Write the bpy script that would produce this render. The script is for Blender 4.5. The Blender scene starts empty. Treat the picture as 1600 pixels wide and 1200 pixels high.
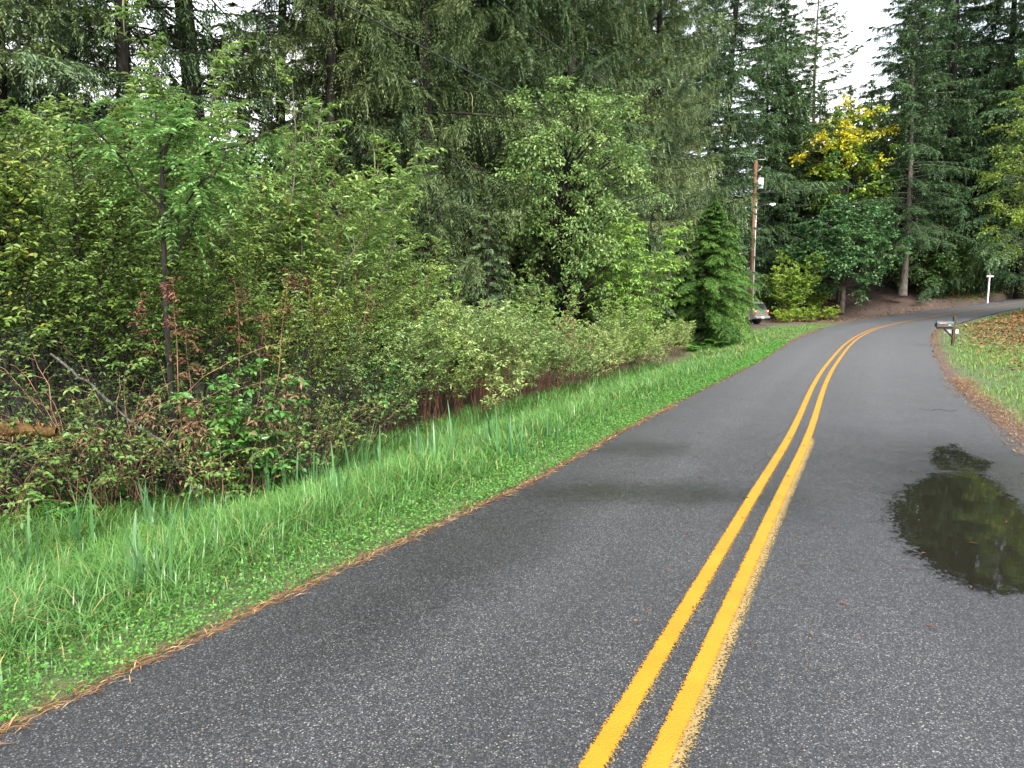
import bpy, math
import numpy as np

# ------------------------------------------------------------------ camera, sky, sun, exposure
S = bpy.context.scene
COL = S.collection
F_PX, CAM_H, PITCH = 1110.0, 1.75, math.atan(130 / 1110.0)
cd = bpy.data.cameras.new("camera")
cam = bpy.data.objects.new("camera", cd)
COL.objects.link(cam)
cam.location = (0, 0, CAM_H)
cam.rotation_euler = (math.pi / 2 - PITCH, 0, 0)
cd.sensor_width = 36.0
cd.lens = F_PX / 1600 * 36
cd.clip_start, cd.clip_end = 0.05, 2000
S.camera = cam

SUN_EL, SUN_AZ = 44.0, 165.0           # degrees; azimuth clockwise from +Y
w = bpy.data.worlds.new("World")
S.world = w
w.use_nodes = True
nt = w.node_tree
nt.nodes.clear()
wo = nt.nodes.new("ShaderNodeOutputWorld")
bg = nt.nodes.new("ShaderNodeBackground")
sky = nt.nodes.new("ShaderNodeTexSky")
sky.sky_type = 'NISHITA'
sky.sun_disc = False
sky.sun_elevation = math.radians(SUN_EL)
sky.sun_rotation = math.radians(SUN_AZ)
bw = nt.nodes.new("ShaderNodeRGBToBW")
nt.links.new(sky.outputs[0], bw.inputs[0])
tint = nt.nodes.new("ShaderNodeMix"); tint.data_type = 'RGBA'; tint.blend_type = 'MULTIPLY'
tint.inputs[0].default_value = 1.0
nt.links.new(bw.outputs[0], tint.inputs[6])
tint.inputs[7].default_value = (1.58, 1.60, 1.58, 1)
tc = nt.nodes.new("ShaderNodeTexCoord")
cn = nt.nodes.new("ShaderNodeTexNoise")
cn.inputs["Scale"].default_value = 3.0
cn.inputs["Detail"].default_value = 5.0
nt.links.new(tc.outputs["Generated"], cn.inputs["Vector"])
cr = nt.nodes.new("ShaderNodeValToRGB")
cr.color_ramp.elements[0].position = 0.36
cr.color_ramp.elements[0].color = (0.62, 0.62, 0.62, 1)
cr.color_ramp.elements[1].position = 0.60
cr.color_ramp.elements[1].color = (0.97, 0.97, 0.97, 1)
nt.links.new(cn.outputs[0], cr.inputs[0])
mx = nt.nodes.new("ShaderNodeMix"); mx.data_type = 'RGBA'
nt.links.new(cr.outputs[0], mx.inputs[0])
nt.links.new(sky.outputs[0], mx.inputs[6])
nt.links.new(tint.outputs[2], mx.inputs[7])
sx = nt.nodes.new("ShaderNodeSeparateXYZ")
nt.links.new(tc.outputs["Generated"], sx.inputs[0])
el = nt.nodes.new("ShaderNodeMapRange")
el.inputs[1].default_value, el.inputs[2].default_value, el.inputs[3].default_value, el.inputs[4].default_value = 0.0, 1.0, 0.52, 1.65
nt.links.new(sx.outputs[2], el.inputs[0])
es = nt.nodes.new("ShaderNodeVectorMath"); es.operation = 'SCALE'
nt.links.new(mx.outputs[2], es.inputs[0]); nt.links.new(el.outputs[0], es.inputs["Scale"])
nt.links.new(es.outputs[0], bg.inputs[0])
bg.inputs[1].default_value = 0.15
nt.links.new(bg.outputs[0], wo.inputs[0])

sd = bpy.data.lights.new("sun", 'SUN')
sd.energy = 1.5
sd.angle = math.radians(20)
sd.color = (1.0, 0.96, 0.9)
sun = bpy.data.objects.new("sun", sd)
COL.objects.link(sun)
sun.rotation_euler = (math.radians(90 - SUN_EL), 0, math.radians(180 - SUN_AZ))
sun.location = (0, 0, 60)
vs = S.view_settings
vs.view_transform = 'Standard'
vs.look = 'None'
vs.exposure = 2.1
vs.gamma = 1.0
S.cycles.max_bounces = 6
S.cycles.diffuse_bounces = 4
S.cycles.glossy_bounces = 3
S.cycles.transmission_bounces = 4
S.cycles.transparent_max_bounces = 8

# ------------------------------------------------------------------ mesh helpers
def nrm(a):
    return a / np.maximum(np.linalg.norm(a, axis=-1, keepdims=True), 1e-9)

class MB:
    """collects vertices and quads (tris as separate list) with one float per vertex"""
    def __init__(self):
        self.v, self.q, self.r, self.t, self.n = [], [], [], [], 0
    def add(self, V, Q=None, r=0.5, T=None):
        V = np.asarray(V, np.float32).reshape(-1, 3)
        if Q is not None and len(Q):
            self.q.append(np.asarray(Q, np.int32).reshape(-1, 4) + self.n)
        if T is not None and len(T):
            self.t.append(np.asarray(T, np.int32).reshape(-1, 3) + self.n)
        rr = np.empty(len(V), np.float32); rr[:] = r
        self.v.append(V); self.r.append(rr); self.n += len(V)
    def mesh(self, name, mat, smooth=True):
        me = bpy.data.meshes.new(name)
        V = np.concatenate(self.v)
        Q = np.concatenate(self.q) if self.q else np.zeros((0, 4), np.int32)
        T = np.concatenate(self.t) if self.t else np.zeros((0, 3), np.int32)
        me.vertices.add(len(V)); me.vertices.foreach_set("co", V.ravel())
        li = np.concatenate([Q.ravel(), T.ravel()])
        me.loops.add(len(li)); me.loops.foreach_set("vertex_index", li)
        ls = np.concatenate([np.arange(len(Q)) * 4, len(Q) * 4 + np.arange(len(T)) * 3]).astype(np.int32)
        me.polygons.add(len(ls)); me.polygons.foreach_set("loop_start", ls)
        at = me.attributes.new("r", 'FLOAT', 'POINT')
        at.data.foreach_set("value", np.concatenate(self.r))
        me.update(calc_edges=True)
        me.polygons.foreach_set("use_smooth", np.full(len(ls), smooth))
        if mat: me.materials.append(mat)
        return me

def scatter(mb, TV, TQ, pos, d, up, size, r, wide=None):
    """copies of a small template (y along d, z near up) at every pos"""
    n, k = len(pos), len(TV)
    d = nrm(d); X = nrm(np.cross(d, up)); Z = np.cross(X, d)
    s = np.asarray(size).reshape(-1, 1, 1) * np.ones((n, 1, 1))
    wx = s if wide is None else np.asarray(wide).reshape(-1, 1, 1) * np.ones((n, 1, 1))
    TV = np.asarray(TV, float)
    V = pos[:, None, :] + wx * TV[None, :, 0:1] * X[:, None, :] + s * TV[None, :, 1:2] * d[:, None, :] + s * TV[None, :, 2:3] * Z[:, None, :]
    Q = np.asarray(TQ)[None] + (np.arange(n) * k)[:, None, None]
    mb.add(V.reshape(-1, 3), Q.reshape(-1, 4), np.repeat(np.asarray(r) * np.ones(n), k))

DIAMOND = ([(0, 0, 0), (.5, .45, .06), (0, 1, -.06), (-.5, .45, .06)], [(0, 1, 2, 3)])
LEAF = ([(0, 0, 0), (.42, .3, .10), (.36, .66, .05), (0, 1, -.14), (-.36, .66, .05), (-.42, .3, .10)], [(0, 1, 2, 3), (0, 3, 4, 5)])

def tubes(mb, P, R, k=4, r=0.5):
    P = np.asarray(P, float); R = np.asarray(R, float)
    B, n = P.shape[:2]
    T = nrm(np.gradient(P, axis=1))
    m = T.mean(1)
    ref = np.where(np.abs(m[:, 2:3]) > .8, np.array([[1., 0, 0]]), np.array([[0, 0, 1.]]))[:, None, :]
    X = nrm(np.cross(T, ref)); Y = np.cross(X, T)
    a = np.arange(k) * 2 * np.pi / k
    V = P[:, :, None, :] + R[:, :, None, None] * (np.cos(a)[None, None, :, None] * X[:, :, None, :] + np.sin(a)[None, None, :, None] * Y[:, :, None, :])
    i = np.arange(n - 1)[:, None] * k; j = np.arange(k)[None, :]; j2 = (j + 1) % k
    q = np.stack([i + j, i + j2, i + k + j2, i + k + j], -1).reshape(-1, 4)
    Q = q[None] + (np.arange(B) * n * k)[:, None, None]
    rr = np.repeat(np.asarray(r) * np.ones(B), n * k)
    mb.add(V.reshape(-1, 3), Q.reshape(-1, 4), rr)

def tube1(mb, pts, rad, k=8, r=.5):
    pts = np.asarray(pts, float)
    rad = np.asarray(rad, float) * np.ones(len(pts))
    tubes(mb, pts[None], rad[None], k, r)

def box(mb, c, s, r=.5):
    x, y, z = c; a, b, h = s[0] / 2, s[1] / 2, s[2] / 2
    V = [(x-a,y-b,z-h),(x+a,y-b,z-h),(x+a,y+b,z-h),(x-a,y+b,z-h),(x-a,y-b,z+h),(x+a,y-b,z+h),(x+a,y+b,z+h),(x-a,y+b,z+h)]
    mb.add(V, [(0,3,2,1),(4,5,6,7),(0,1,5,4),(1,2,6,5),(2,3,7,6),(3,0,4,7)], r)

def cyl(mb, p0, p1, r0, r1=None, k=20, r=.5):
    r1 = r0 if r1 is None else r1
    p0 = np.array(p0, float); p1 = np.array(p1, float)
    d = (p1 - p0) / np.linalg.norm(p1 - p0)
    ref = np.array([1., 0, 0]) if abs(d[2]) > .8 else np.array([0, 0, 1.])
    X = np.cross(d, ref); X /= np.linalg.norm(X); Y = np.cross(X, d)
    a = np.arange(k) * 2 * np.pi / k
    ring = np.cos(a)[:, None] * X + np.sin(a)[:, None] * Y
    V = np.concatenate([p0 + r0 * ring, p1 + r1 * ring, [p0], [p1]])
    Q = [(i, (i+1) % k, k + (i+1) % k, k + i) for i in range(k)]
    T = [((i+1) % k, i, 2*k) for i in range(k)] + [(k+i, k+(i+1) % k, 2*k+1) for i in range(k)]
    mb.add(V, Q, r, T)

def link(name, me, parent=None, loc=(0, 0, 0)):
    o = bpy.data.objects.new(name, me)
    COL.objects.link(o)
    o.parent = parent
    o.location = loc
    return o

def thing(name, label, cat, loc=(0, 0, 0), rz=0, s=1, group=None):
    o = bpy.data.objects.new(name, None)
    COL.objects.link(o)
    o.empty_display_size = .2
    o.location = loc; o.rotation_euler = (0, 0, rz)
    o.scale = s if isinstance(s, tuple) else (s, s, s)
    o["label"] = label; o["category"] = cat
    if group: o["group"] = group
    return o

def bevel(o, wd, seg=2):
    m = o.modifiers.new("bevel", 'BEVEL'); m.width = wd; m.segments = seg; m.limit_method = 'ANGLE'
    return o

# ------------------------------------------------------------------ materials
def new_mat(name):
    m = bpy.data.materials.new(name); m.use_nodes = True
    t = m.node_tree; t.nodes.clear()
    o = t.nodes.new("ShaderNodeOutputMaterial")
    return m, t, o

def N(t, typ, **kw):
    n = t.nodes.new(typ)
    for k, v in kw.items():
        if k in n.inputs: n.inputs[k].default_value = v
        else: setattr(n, k, v)
    return n

def ramp(t, src, stops, const=False):
    n = t.nodes.new("ShaderNodeValToRGB")
    e = n.color_ramp.elements
    while len(e) < len(stops): e.new(0.5)
    for el, (p, c) in zip(e, stops):
        el.position = p; el.color = (*c, 1) if len(c) == 3 else c
    if const: n.color_ramp.interpolation = 'CONSTANT'
    t.links.new(src, n.inputs[0])
    return n

def leaf_mat(name, stops, trans=.3, rough=.45, spec=.4, vary=.25, gain=(1.34, 1.40, 1.06)):
    m, t, o = new_mat(name)
    stops = [(p_, tuple(a_ * b_ for a_, b_ in zip(c_, gain))) for p_, c_ in stops]
    at = N(t, "ShaderNodeAttribute", attribute_name="r")
    rp = ramp(t, at.outputs["Fac"], stops)
    oi = N(t, "ShaderNodeObjectInfo")
    mr = N(t, "ShaderNodeMapRange"); mr.inputs[3].default_value = 1 - vary; mr.inputs[4].default_value = 1 + vary
    t.links.new(oi.outputs["Random"], mr.inputs[0])
    hs = N(t, "ShaderNodeHueSaturation")
    t.links.new(rp.outputs[0], hs.inputs["Color"]); t.links.new(mr.outputs[0], hs.inputs["Value"])
    mr2 = N(t, "ShaderNodeMapRange"); mr2.inputs[3].default_value = .515; mr2.inputs[4].default_value = .485
    t.links.new(oi.outputs["Random"], mr2.inputs[0]); t.links.new(mr2.outputs[0], hs.inputs["Hue"])
    p = N(t, "ShaderNodeBsdfPrincipled", Roughness=rough)
    p.inputs["Specular IOR Level"].default_value = spec
    t.links.new(hs.outputs[0], p.inputs["Base Color"])
    if trans > 0:
        tr = N(t, "ShaderNodeBsdfTranslucent")
        t.links.new(hs.outputs[0], tr.inputs[0])
        mx = N(t, "ShaderNodeMixShader"); mx.inputs[0].default_value = trans
        t.links.new(p.outputs[0], mx.inputs[1]); t.links.new(tr.outputs[0], mx.inputs[2])
        t.links.new(mx.outputs[0], o.inputs[0])
    else:
        t.links.new(p.outputs[0], o.inputs[0])
    return m

def bark_mat(name, a, b, scale=14, zs=.25, rough=.85, moss=None):
    m, t, o = new_mat(name)
    tc = N(t, "ShaderNodeTexCoord")
    mp = N(t, "ShaderNodeMapping"); mp.inputs["Scale"].default_value = (1, 1, zs)
    t.links.new(tc.outputs["Object"], mp.inputs[0])
    n1 = N(t, "ShaderNodeTexNoise", Scale=scale, Detail=6.0)
    t.links.new(mp.outputs[0], n1.inputs["Vector"])
    rp = ramp(t, n1.outputs[0], [(.35, a), (.65, b)])
    col = rp.outputs[0]
    if moss:
        n2 = N(t, "ShaderNodeTexNoise", Scale=1.7, Detail=5.0)
        t.links.new(tc.outputs["Object"], n2.inputs["Vector"])
        r2 = ramp(t, n2.outputs[0], [(.48, (0, 0, 0)), (.62, (1, 1, 1))])
        mm = N(t, "ShaderNodeMix", data_type='RGBA')
        t.links.new(r2.outputs[0], mm.inputs[0]); t.links.new(col, mm.inputs[6]); mm.inputs[7].default_value = (*moss, 1)
        col = mm.outputs[2]
    p = N(t, "ShaderNodeBsdfPrincipled", Roughness=rough)
    p.inputs['Specular IOR Level'].default_value = .15
    t.links.new(col, p.inputs["Base Color"])
    bp = N(t, "ShaderNodeBump", Strength=.5, Distance=.02)
    t.links.new(n1.outputs[0], bp.inputs["Height"]); t.links.new(bp.outputs[0], p.inputs["Normal"])
    t.links.new(p.outputs[0], o.inputs[0])
    return m

def plain(name, c, rough=.5, metal=0, spec=.5, noise=.15, scale=6, coat=0):
    m, t, o = new_mat(name)
    tc = N(t, "ShaderNodeTexCoord")
    n1 = N(t, "ShaderNodeTexNoise", Scale=float(scale), Detail=5.0)
    t.links.new(tc.outputs["Object"], n1.inputs["Vector"])
    c = np.array(c)
    rp = ramp(t, n1.outputs[0], [(.3, tuple(c * (1 - noise))), (.7, tuple(np.minimum(c * (1 + noise), 1)))])
    p = N(t, "ShaderNodeBsdfPrincipled", Roughness=rough, Metallic=metal)
    p.inputs["Specular IOR Level"].default_value = spec
    p.inputs["Coat Weight"].default_value = coat
    t.links.new(rp.outputs[0], p.inputs["Base Color"])
    t.links.new(p.outputs[0], o.inputs[0])
    return m

M = {}
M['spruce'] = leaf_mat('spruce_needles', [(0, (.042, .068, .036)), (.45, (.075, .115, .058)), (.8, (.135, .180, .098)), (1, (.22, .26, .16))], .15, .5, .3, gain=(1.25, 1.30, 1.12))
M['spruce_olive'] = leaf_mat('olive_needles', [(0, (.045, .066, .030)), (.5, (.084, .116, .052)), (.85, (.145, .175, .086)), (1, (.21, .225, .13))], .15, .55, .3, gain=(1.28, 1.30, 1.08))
M['fir'] = leaf_mat('fir_needles', [(0, (.032, .060, .028)), (.5, (.062, .106, .050)), (1, (.120, .175, .086))], .15, .45, .35, gain=(1.25, 1.30, 1.12))
M['cedar'] = leaf_mat('cedar_sprays', [(0, (.022, .052, .016)), (.5, (.062, .128, .034)), (1, (.16, .25, .060))], .25, .45, .35, .1)
M['sapling'] = leaf_mat('sapling_leaves', [(0, (.050, .095, .024)), (.5, (.105, .155, .038)), (.85, (.18, .22, .060)), (.93, (.26, .24, .05)), (1, (.30, .16, .05))], .35, .4, .45)
M['elder'] = leaf_mat('elder_leaves', [(0, (.055, .120, .040)), (.5, (.100, .190, .065)), (1, (.18, .28, .11))], .35, .35, .5, .1)
M['willow'] = leaf_mat('willow_leaves', [(0, (.075, .130, .040)), (.5, (.135, .205, .065)), (.9, (.24, .31, .11)), (1, (.36, .34, .10))], .35, .4, .45, .18)
M['hardhack'] = leaf_mat('hardhack_leaves', [(0, (.085, .130, .045)), (.5, (.150, .205, .080)), (.88, (.28, .33, .17)), (.96, (.26, .22, .09)), (1, (.24, .12, .06))], .3, .45, .4, .2)
M['bright_green'] = leaf_mat('bright_green_leaves', [(0, (.075, .150, .030)), (.5, (.130, .235, .055)), (1, (.24, .36, .09))], .35, .4, .45, .08)
M['apple'] = leaf_mat('apple_leaves', [(0, (.060, .115, .042)), (.5, (.108, .175, .066)), (1, (.20, .27, .105))], .35, .4, .45, .08)
M['tan'] = leaf_mat('tan_dead_leaves', [(0, (.10, .06, .03)), (1, (.30, .20, .11))], .2, .7, .2, .1, gain=(1, 1, 1))
M['salal'] = leaf_mat('salal_leaves', [(0, (.025, .070, .020)), (.6, (.060, .140, .035)), (1, (.13, .24, .06))], .25, .28, .6, .1)
M['bramble'] = leaf_mat('bramble_leaves', [(0, (.040, .085, .025)), (.6, (.085, .150, .040)), (.9, (.16, .23, .06)), (.95, (.34, .22, .10)), (1, (.38, .20, .10))], .3, .4, .45, .2)
M['rust'] = leaf_mat('withered_leaves', [(0, (.05, .022, .016)), (.6, (.10, .042, .026)), (1, (.20, .11, .06))], .15, .6, .2, .1, gain=(1, 1, 1))
M['fern'] = leaf_mat('fern_fronds', [(0, (.040, .110, .020)), (.6, (.090, .210, .040)), (1, (.20, .32, .07))], .35, .4, .4, .15)
M['lime'] = leaf_mat('lime_leaves', [(0, (.105, .155, .026)), (.5, (.185, .250, .042)), (1, (.32, .37, .07))], .35, .4, .4, .12)
M['maple'] = leaf_mat('maple_leaves', [(0, (.030, .072, .032)), (.6, (.060, .122, .054)), (1, (.11, .18, .078))], .3, .4, .4, .1)
M['maple_gold'] = leaf_mat('turning_maple_leaves', [(0, (.050, .120, .030)), (.45, (.11, .21, .035)), (.62, (.30, .36, .04)), (.8, (.56, .48, .03)), (1, (.66, .56, .05))], .35, .4, .4, .05, gain=(1, 1, 1))
M['gold_green'] = leaf_mat('yellow_green_leaves', [(0, (.060, .105, .018)), (.5, (.118, .175, .028)), (1, (.24, .29, .045))], .35, .4, .4, .1)
M['under'] = leaf_mat('understory_leaves', [(0, (.025, .060, .018)), (.6, (.055, .105, .030)), (1, (.10, .16, .05))], .3, .45, .4, .25)
M['grass'] = leaf_mat('grass_blades', [(0, (.036, .100, .024)), (.5, (.080, .195, .054)), (.9, (.17, .32, .12)), (1, (.30, .26, .12))], .35, .35, .5, 0, gain=(1.10, 1.13, .83))
M['dry_grass'] = leaf_mat('mixed_grass_blades', [(0, (.045, .095, .022)), (.5, (.095, .175, .045)), (.8, (.16, .20, .06)), (1, (.34, .22, .11))], .3, .45, .35, 0)
M['iris'] = leaf_mat('iris_blades', [(0, (.028, .075, .034)), (1, (.060, .135, .062))], .25, .4, .4, .1)
M['clover'] = leaf_mat('clover_leaves', [(0, (.035, .090, .018)), (.6, (.075, .165, .034)), (1, (.14, .23, .05))], .3, .4, .4, 0)
M['needle_litter'] = leaf_mat('fallen_needles', [(0, (.08, .03, .018)), (.5, (.19, .08, .04)), (.85, (.30, .16, .08)), (1, (.40, .28, .16))], 0, .7, .2, 0, gain=(1, 1, 1))
M['leaf_litter'] = leaf_mat('fallen_leaves', [(0, (.06, .022, .014)), (.4, (.14, .052, .024)), (.75, (.22, .10, .035)), (1, (.36, .22, .09))], .1, .6, .3, 0, gain=(1, 1, 1))
M['lichen'] = leaf_mat('hanging_lichen', [(0, (.16, .19, .08)), (1, (.32, .34, .18))], .2, .8, .1, .1, gain=(1, 1, 1))
M['bark'] = bark_mat('conifer_bark', (.026, .021, .017), (.085, .07, .058), moss=(.07, .075, .03))
M['bark_pale'] = bark_mat('pale_bark', (.055, .048, .04), (.17, .15, .125), 10, .35)
M['bark_dark'] = bark_mat('dark_wet_bark', (.009, .008, .007), (.030, .025, .020), 20)
M['stem_red'] = bark_mat('red_brown_stems', (.055, .022, .015), (.15, .07, .045), 20)
M['cane'] = bark_mat('brown_canes', (.12, .06, .035), (.30, .17, .11), 16)
M['alder_bark'] = bark_mat('alder_bark', (.055, .045, .035), (.14, .12, .095), 14)
M['pale_wood'] = bark_mat('lichen_grey_wood', (.02, .017, .014), (.09, .085, .07), 22, 1.0)
M['moss_log'] = bark_mat('orange_moss', (.035, .024, .009), (.10, .058, .018), 30, 1.0)

# ------------------------------------------------------------------ road geometry (world metres)
TRI = [  # left edge, centre, right edge
 ((-7.6, -8.0), (-5.0, -8.3), (-3.0, -8.7)), ((-4.3, -1.6), (-1.9, -2.1), (0.2, -2.9)),
 ((-1.66, 3.45), (.42, 2.49), (2.48, 1.55)), ((.30, 6.95), (2.18, 6.01), (4.3, 5.0)), ((1.90, 10.2), (3.88, 9.4), (6.15, 8.35)),
 ((4.85, 15.95), (6.52, 14.94), (8.8, 13.9)), ((7.6, 21.3), (9.21, 20.31), (11.7, 19.4)), ((11.75, 30.0), (13.73, 28.97), (16.4, 27.7)),
 ((16.1, 38.4), (18.17, 36.92), (21.0, 35.6)), ((20.9, 47.3), (23.17, 45.07), (25.4, 42.4)), ((26.2, 54.6), (27.45, 49.96), (28.6, 45.3)),
 ((30.4, 57.2), (31.1, 52.36), (31.9, 48.3)), ((35.2, 58.9), (35.35, 54.87), (36.6, 51.6)), ((41.5, 61.9), (40.2, 57.0), (41.4, 53.4)),
 ((49.5, 66.5), (50.2, 61.8), (51.5, 57.6)), ((70., 79.), (71., 74.), (72., 70.))]
TRI = np.array(TRI, float)
def catmull(P, m):
    P = np.concatenate([[2 * P[0] - P[1]], P, [2 * P[-1] - P[-2]]])
    out = []
    for i in range(1, len(P) - 2):
        t = np.linspace(0, 1, m, endpoint=False).reshape(-1, *([1] * (P.ndim - 1)))
        a, b, c, d = P[i-1], P[i], P[i+1], P[i+2]
        out.append(.5 * (2*b + (c-a)*t + (2*a-5*b+4*c-d)*t**2 + (3*b-a-3*c+d)*t**3))
    out.append(P[-2][None])
    return np.concatenate(out)
RD = catmull(TRI, 40)                # (n,3,2)
LD, CD, RR = RD[:, 0], RD[:, 1], RD[:, 2]

def sstep(x, a, b):
    t = np.clip((x - a) / (b - a), 0, 1)
    return t * t * (3 - 2 * t)
def hill(x):
    x = np.minimum(x, 75)
    return .1545 * np.log1p(np.exp(np.clip((x - 25) / 1.5, -30, 60)))
def side(x, y):
    """distance outside the left edge and the right edge (negative when not on that side)"""
    x = np.atleast_1d(np.asarray(x, float)); y = np.atleast_1d(np.asarray(y, float))
    dl = np.empty(len(x)); dr = np.empty(len(x))
    tg = np.gradient(CD, axis=0)
    for i in range(0, len(x), 20000):
        q = np.stack([x[i:i+20000], y[i:i+20000]], 1)
        def dist(P):
            d2 = (q[:, None, 0] - P[None, :, 0])**2 + (q[:, None, 1] - P[None, :, 1])**2
            j = d2.argmin(1); return j, np.sqrt(d2[np.arange(len(q)), j])
        jl, a = dist(LD); jr, b = dist(RR)
        tl = np.gradient(LD, axis=0)[jl]; tr = np.gradient(RR, axis=0)[jr]
        el = q - LD[jl]; er = q - RR[jr]
        dl[i:i+20000] = a * np.sign(tl[:, 0] * el[:, 1] - tl[:, 1] * el[:, 0])
        dr[i:i+20000] = -b * np.sign(tr[:, 0] * er[:, 1] - tr[:, 1] * er[:, 0])
    return dl, dr
_rs = np.random.default_rng(3)
_ph = _rs.uniform(0, 6.28, (12, 2)); _kv = _rs.normal(0, 1, (12, 2))
def wob(x, y, f=1.0):
    z = 0
    for i in range(12):
        z = z + np.sin(f * (x * _kv[i, 0] + y * _kv[i, 1]) * (1 + i * .25) + _ph[i, 0]) / (1 + i * .3)
    return z / 4
def ground(x, y, sd=None):
    x = np.atleast_1d(np.asarray(x, float)); y = np.atleast_1d(np.asarray(y, float))
    dl, dr = side(x, y) if sd is None else sd
    z = hill(x)
    ditch = .50 * sstep(dl, .5, 3.2) * (1 - sstep(y, 22, 34))
    zl = -.035 - ditch + .06 * wob(x, y, .8) * sstep(dl, 1, 4) + .2 * np.clip(y - 60, 0, 26) * sstep(x, 13, 24)
    zr = -.02 + .045 * np.clip(dr, 0, 20) + .05 * wob(x, y, .9) * sstep(dr, .5, 3)
    z = z + np.where(dl > 0, zl, np.where(dr > 0, zr, -.07))
    return z
def gz(x, y): return float(ground(x, y)[0])
def W(px, Y): return (px - 800) / 1110.0 * Y

# terrain sheet
def lines(segs, far):
    out = []
    for a, b, st in segs: out += list(np.arange(a, b, st))
    out.append(segs[-1][1])
    st = segs[-1][2]; v = out[-1]
    while v < far: st *= 1.5; v += st; out.append(v)
    st = segs[0][2] * 2; v = out[0]; pre = []
    while v > -far: st *= 1.5; v -= st; pre.append(v)
    return np.array(pre[::-1] + out)
gx = lines([(-9, 14, .22), (14, 50, .6)], 500)
gy = lines([(-1, 32, .25), (32, 80, .6)], 700)
GX, GY = np.meshgrid(gx, gy)
xx, yy = GX.ravel(), GY.ravel()
sdv = side(xx, yy)
zz = ground(xx, yy, sdv)
nx_, ny_ = len(gx), len(gy)
ii = np.arange((ny_ - 1) * nx_).reshape(ny_ - 1, nx_)[:, :-1].ravel()
mb = MB(); mb.add(np.stack([xx, yy, zz], 1), np.stack([ii, ii + 1, ii + nx_ + 1, ii + nx_], 1))
def terrain_mat():
    m, t, o = new_mat('forest_soil')
    g = N(t, "ShaderNodeNewGeometry")
    n1 = N(t, "ShaderNodeTexNoise", Scale=5.0, Detail=8.0, Roughness=.7)
    t.links.new(g.outputs["Position"], n1.inputs["Vector"])
    n2 = N(t, "ShaderNodeTexNoise", Scale=45.0, Detail=5.0)
    t.links.new(g.outputs["Position"], n2.inputs["Vector"])
    soil = ramp(t, n1.outputs[0], [(.3, (.020, .014, .009)), (.5, (.05, .034, .02)), (.7, (.05, .052, .02))])
    green = ramp(t, n1.outputs[0], [(.3, (.03, .05, .014)), (.5, (.055, .085, .022)), (.72, (.10, .085, .035))])
    dirt = ramp(t, n2.outputs[0], [(.3, (.045, .028, .021)), (.55, (.085, .054, .040)), (.75, (.15, .10, .072))])
    a1 = N(t, "ShaderNodeAttribute", attribute_name="green"); a2 = N(t, "ShaderNodeAttribute", attribute_name="dirt")
    m1 = N(t, "ShaderNodeMix", data_type='RGBA'); m2 = N(t, "ShaderNodeMix", data_type='RGBA')
    t.links.new(a1.outputs["Fac"], m1.inputs[0]); t.links.new(soil.outputs[0], m1.inputs[6]); t.links.new(green.outputs[0], m1.inputs[7])
    t.links.new(a2.outputs["Fac"], m2.inputs[0]); t.links.new(m1.outputs[2], m2.inputs[6]); t.links.new(dirt.outputs[0], m2.inputs[7])
    p = N(t, "ShaderNodeBsdfPrincipled", Roughness=.9)
    t.links.new(m2.outputs[2], p.inputs["Base Color"])
    bp = N(t, "ShaderNodeBump", Strength=.6, Distance=.04)
    t.links.new(n2.outputs[0], bp.inputs["Height"]); t.links.new(bp.outputs[0], p.inputs["Normal"])
    t.links.new(p.outputs[0], o.inputs[0])
    return m
def drive_mask(x, y):
    hw = np.interp(y, [56, 60, 64, 72, 90], [8.5, 7.5, 3.6, 2.6, 2.4])
    cx = np.interp(y, [56, 66, 75, 90], [34.5, 33.5, 34, 31])
    a = (1 - sstep(np.abs(x - cx) + .5 * wob(x, y, 1.5), hw - .8, hw + .8)) * sstep(y, 55, 57) * (1 - sstep(y, 84, 88))
    e = ((x - 23.0) / 6.0)**2 + ((y - 55.5) / 3.0)**2        # pull-off beside the parked SUV
    return np.maximum(a, (1 - sstep(e + .3 * wob(x, y, 1.5), .5, 1.1)))
me = mb.mesh("ground", terrain_mat())
dl, dr = sdv
gr = np.maximum((dl > 0) * (1 - sstep(dl, 3.0, 4.6)), (dr > 0) * (1 - sstep(dr, 12, 18)) * (yy < 58))
edge = np.maximum((dl > -.5) * (1 - sstep(dl, .05, .30)), (dr > -.5) * (1 - sstep(dr, .15, .6)))
dm = np.maximum(drive_mask(xx, yy) * (dl > -.3), edge)
for nm, arr in (("green", gr), ("dirt", dm)):
    at = me.attributes.new(nm, 'FLOAT', 'POINT'); at.data.foreach_set("value", arr.astype(np.float32))
o = link("ground", me); o["kind"] = "structure"

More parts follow.
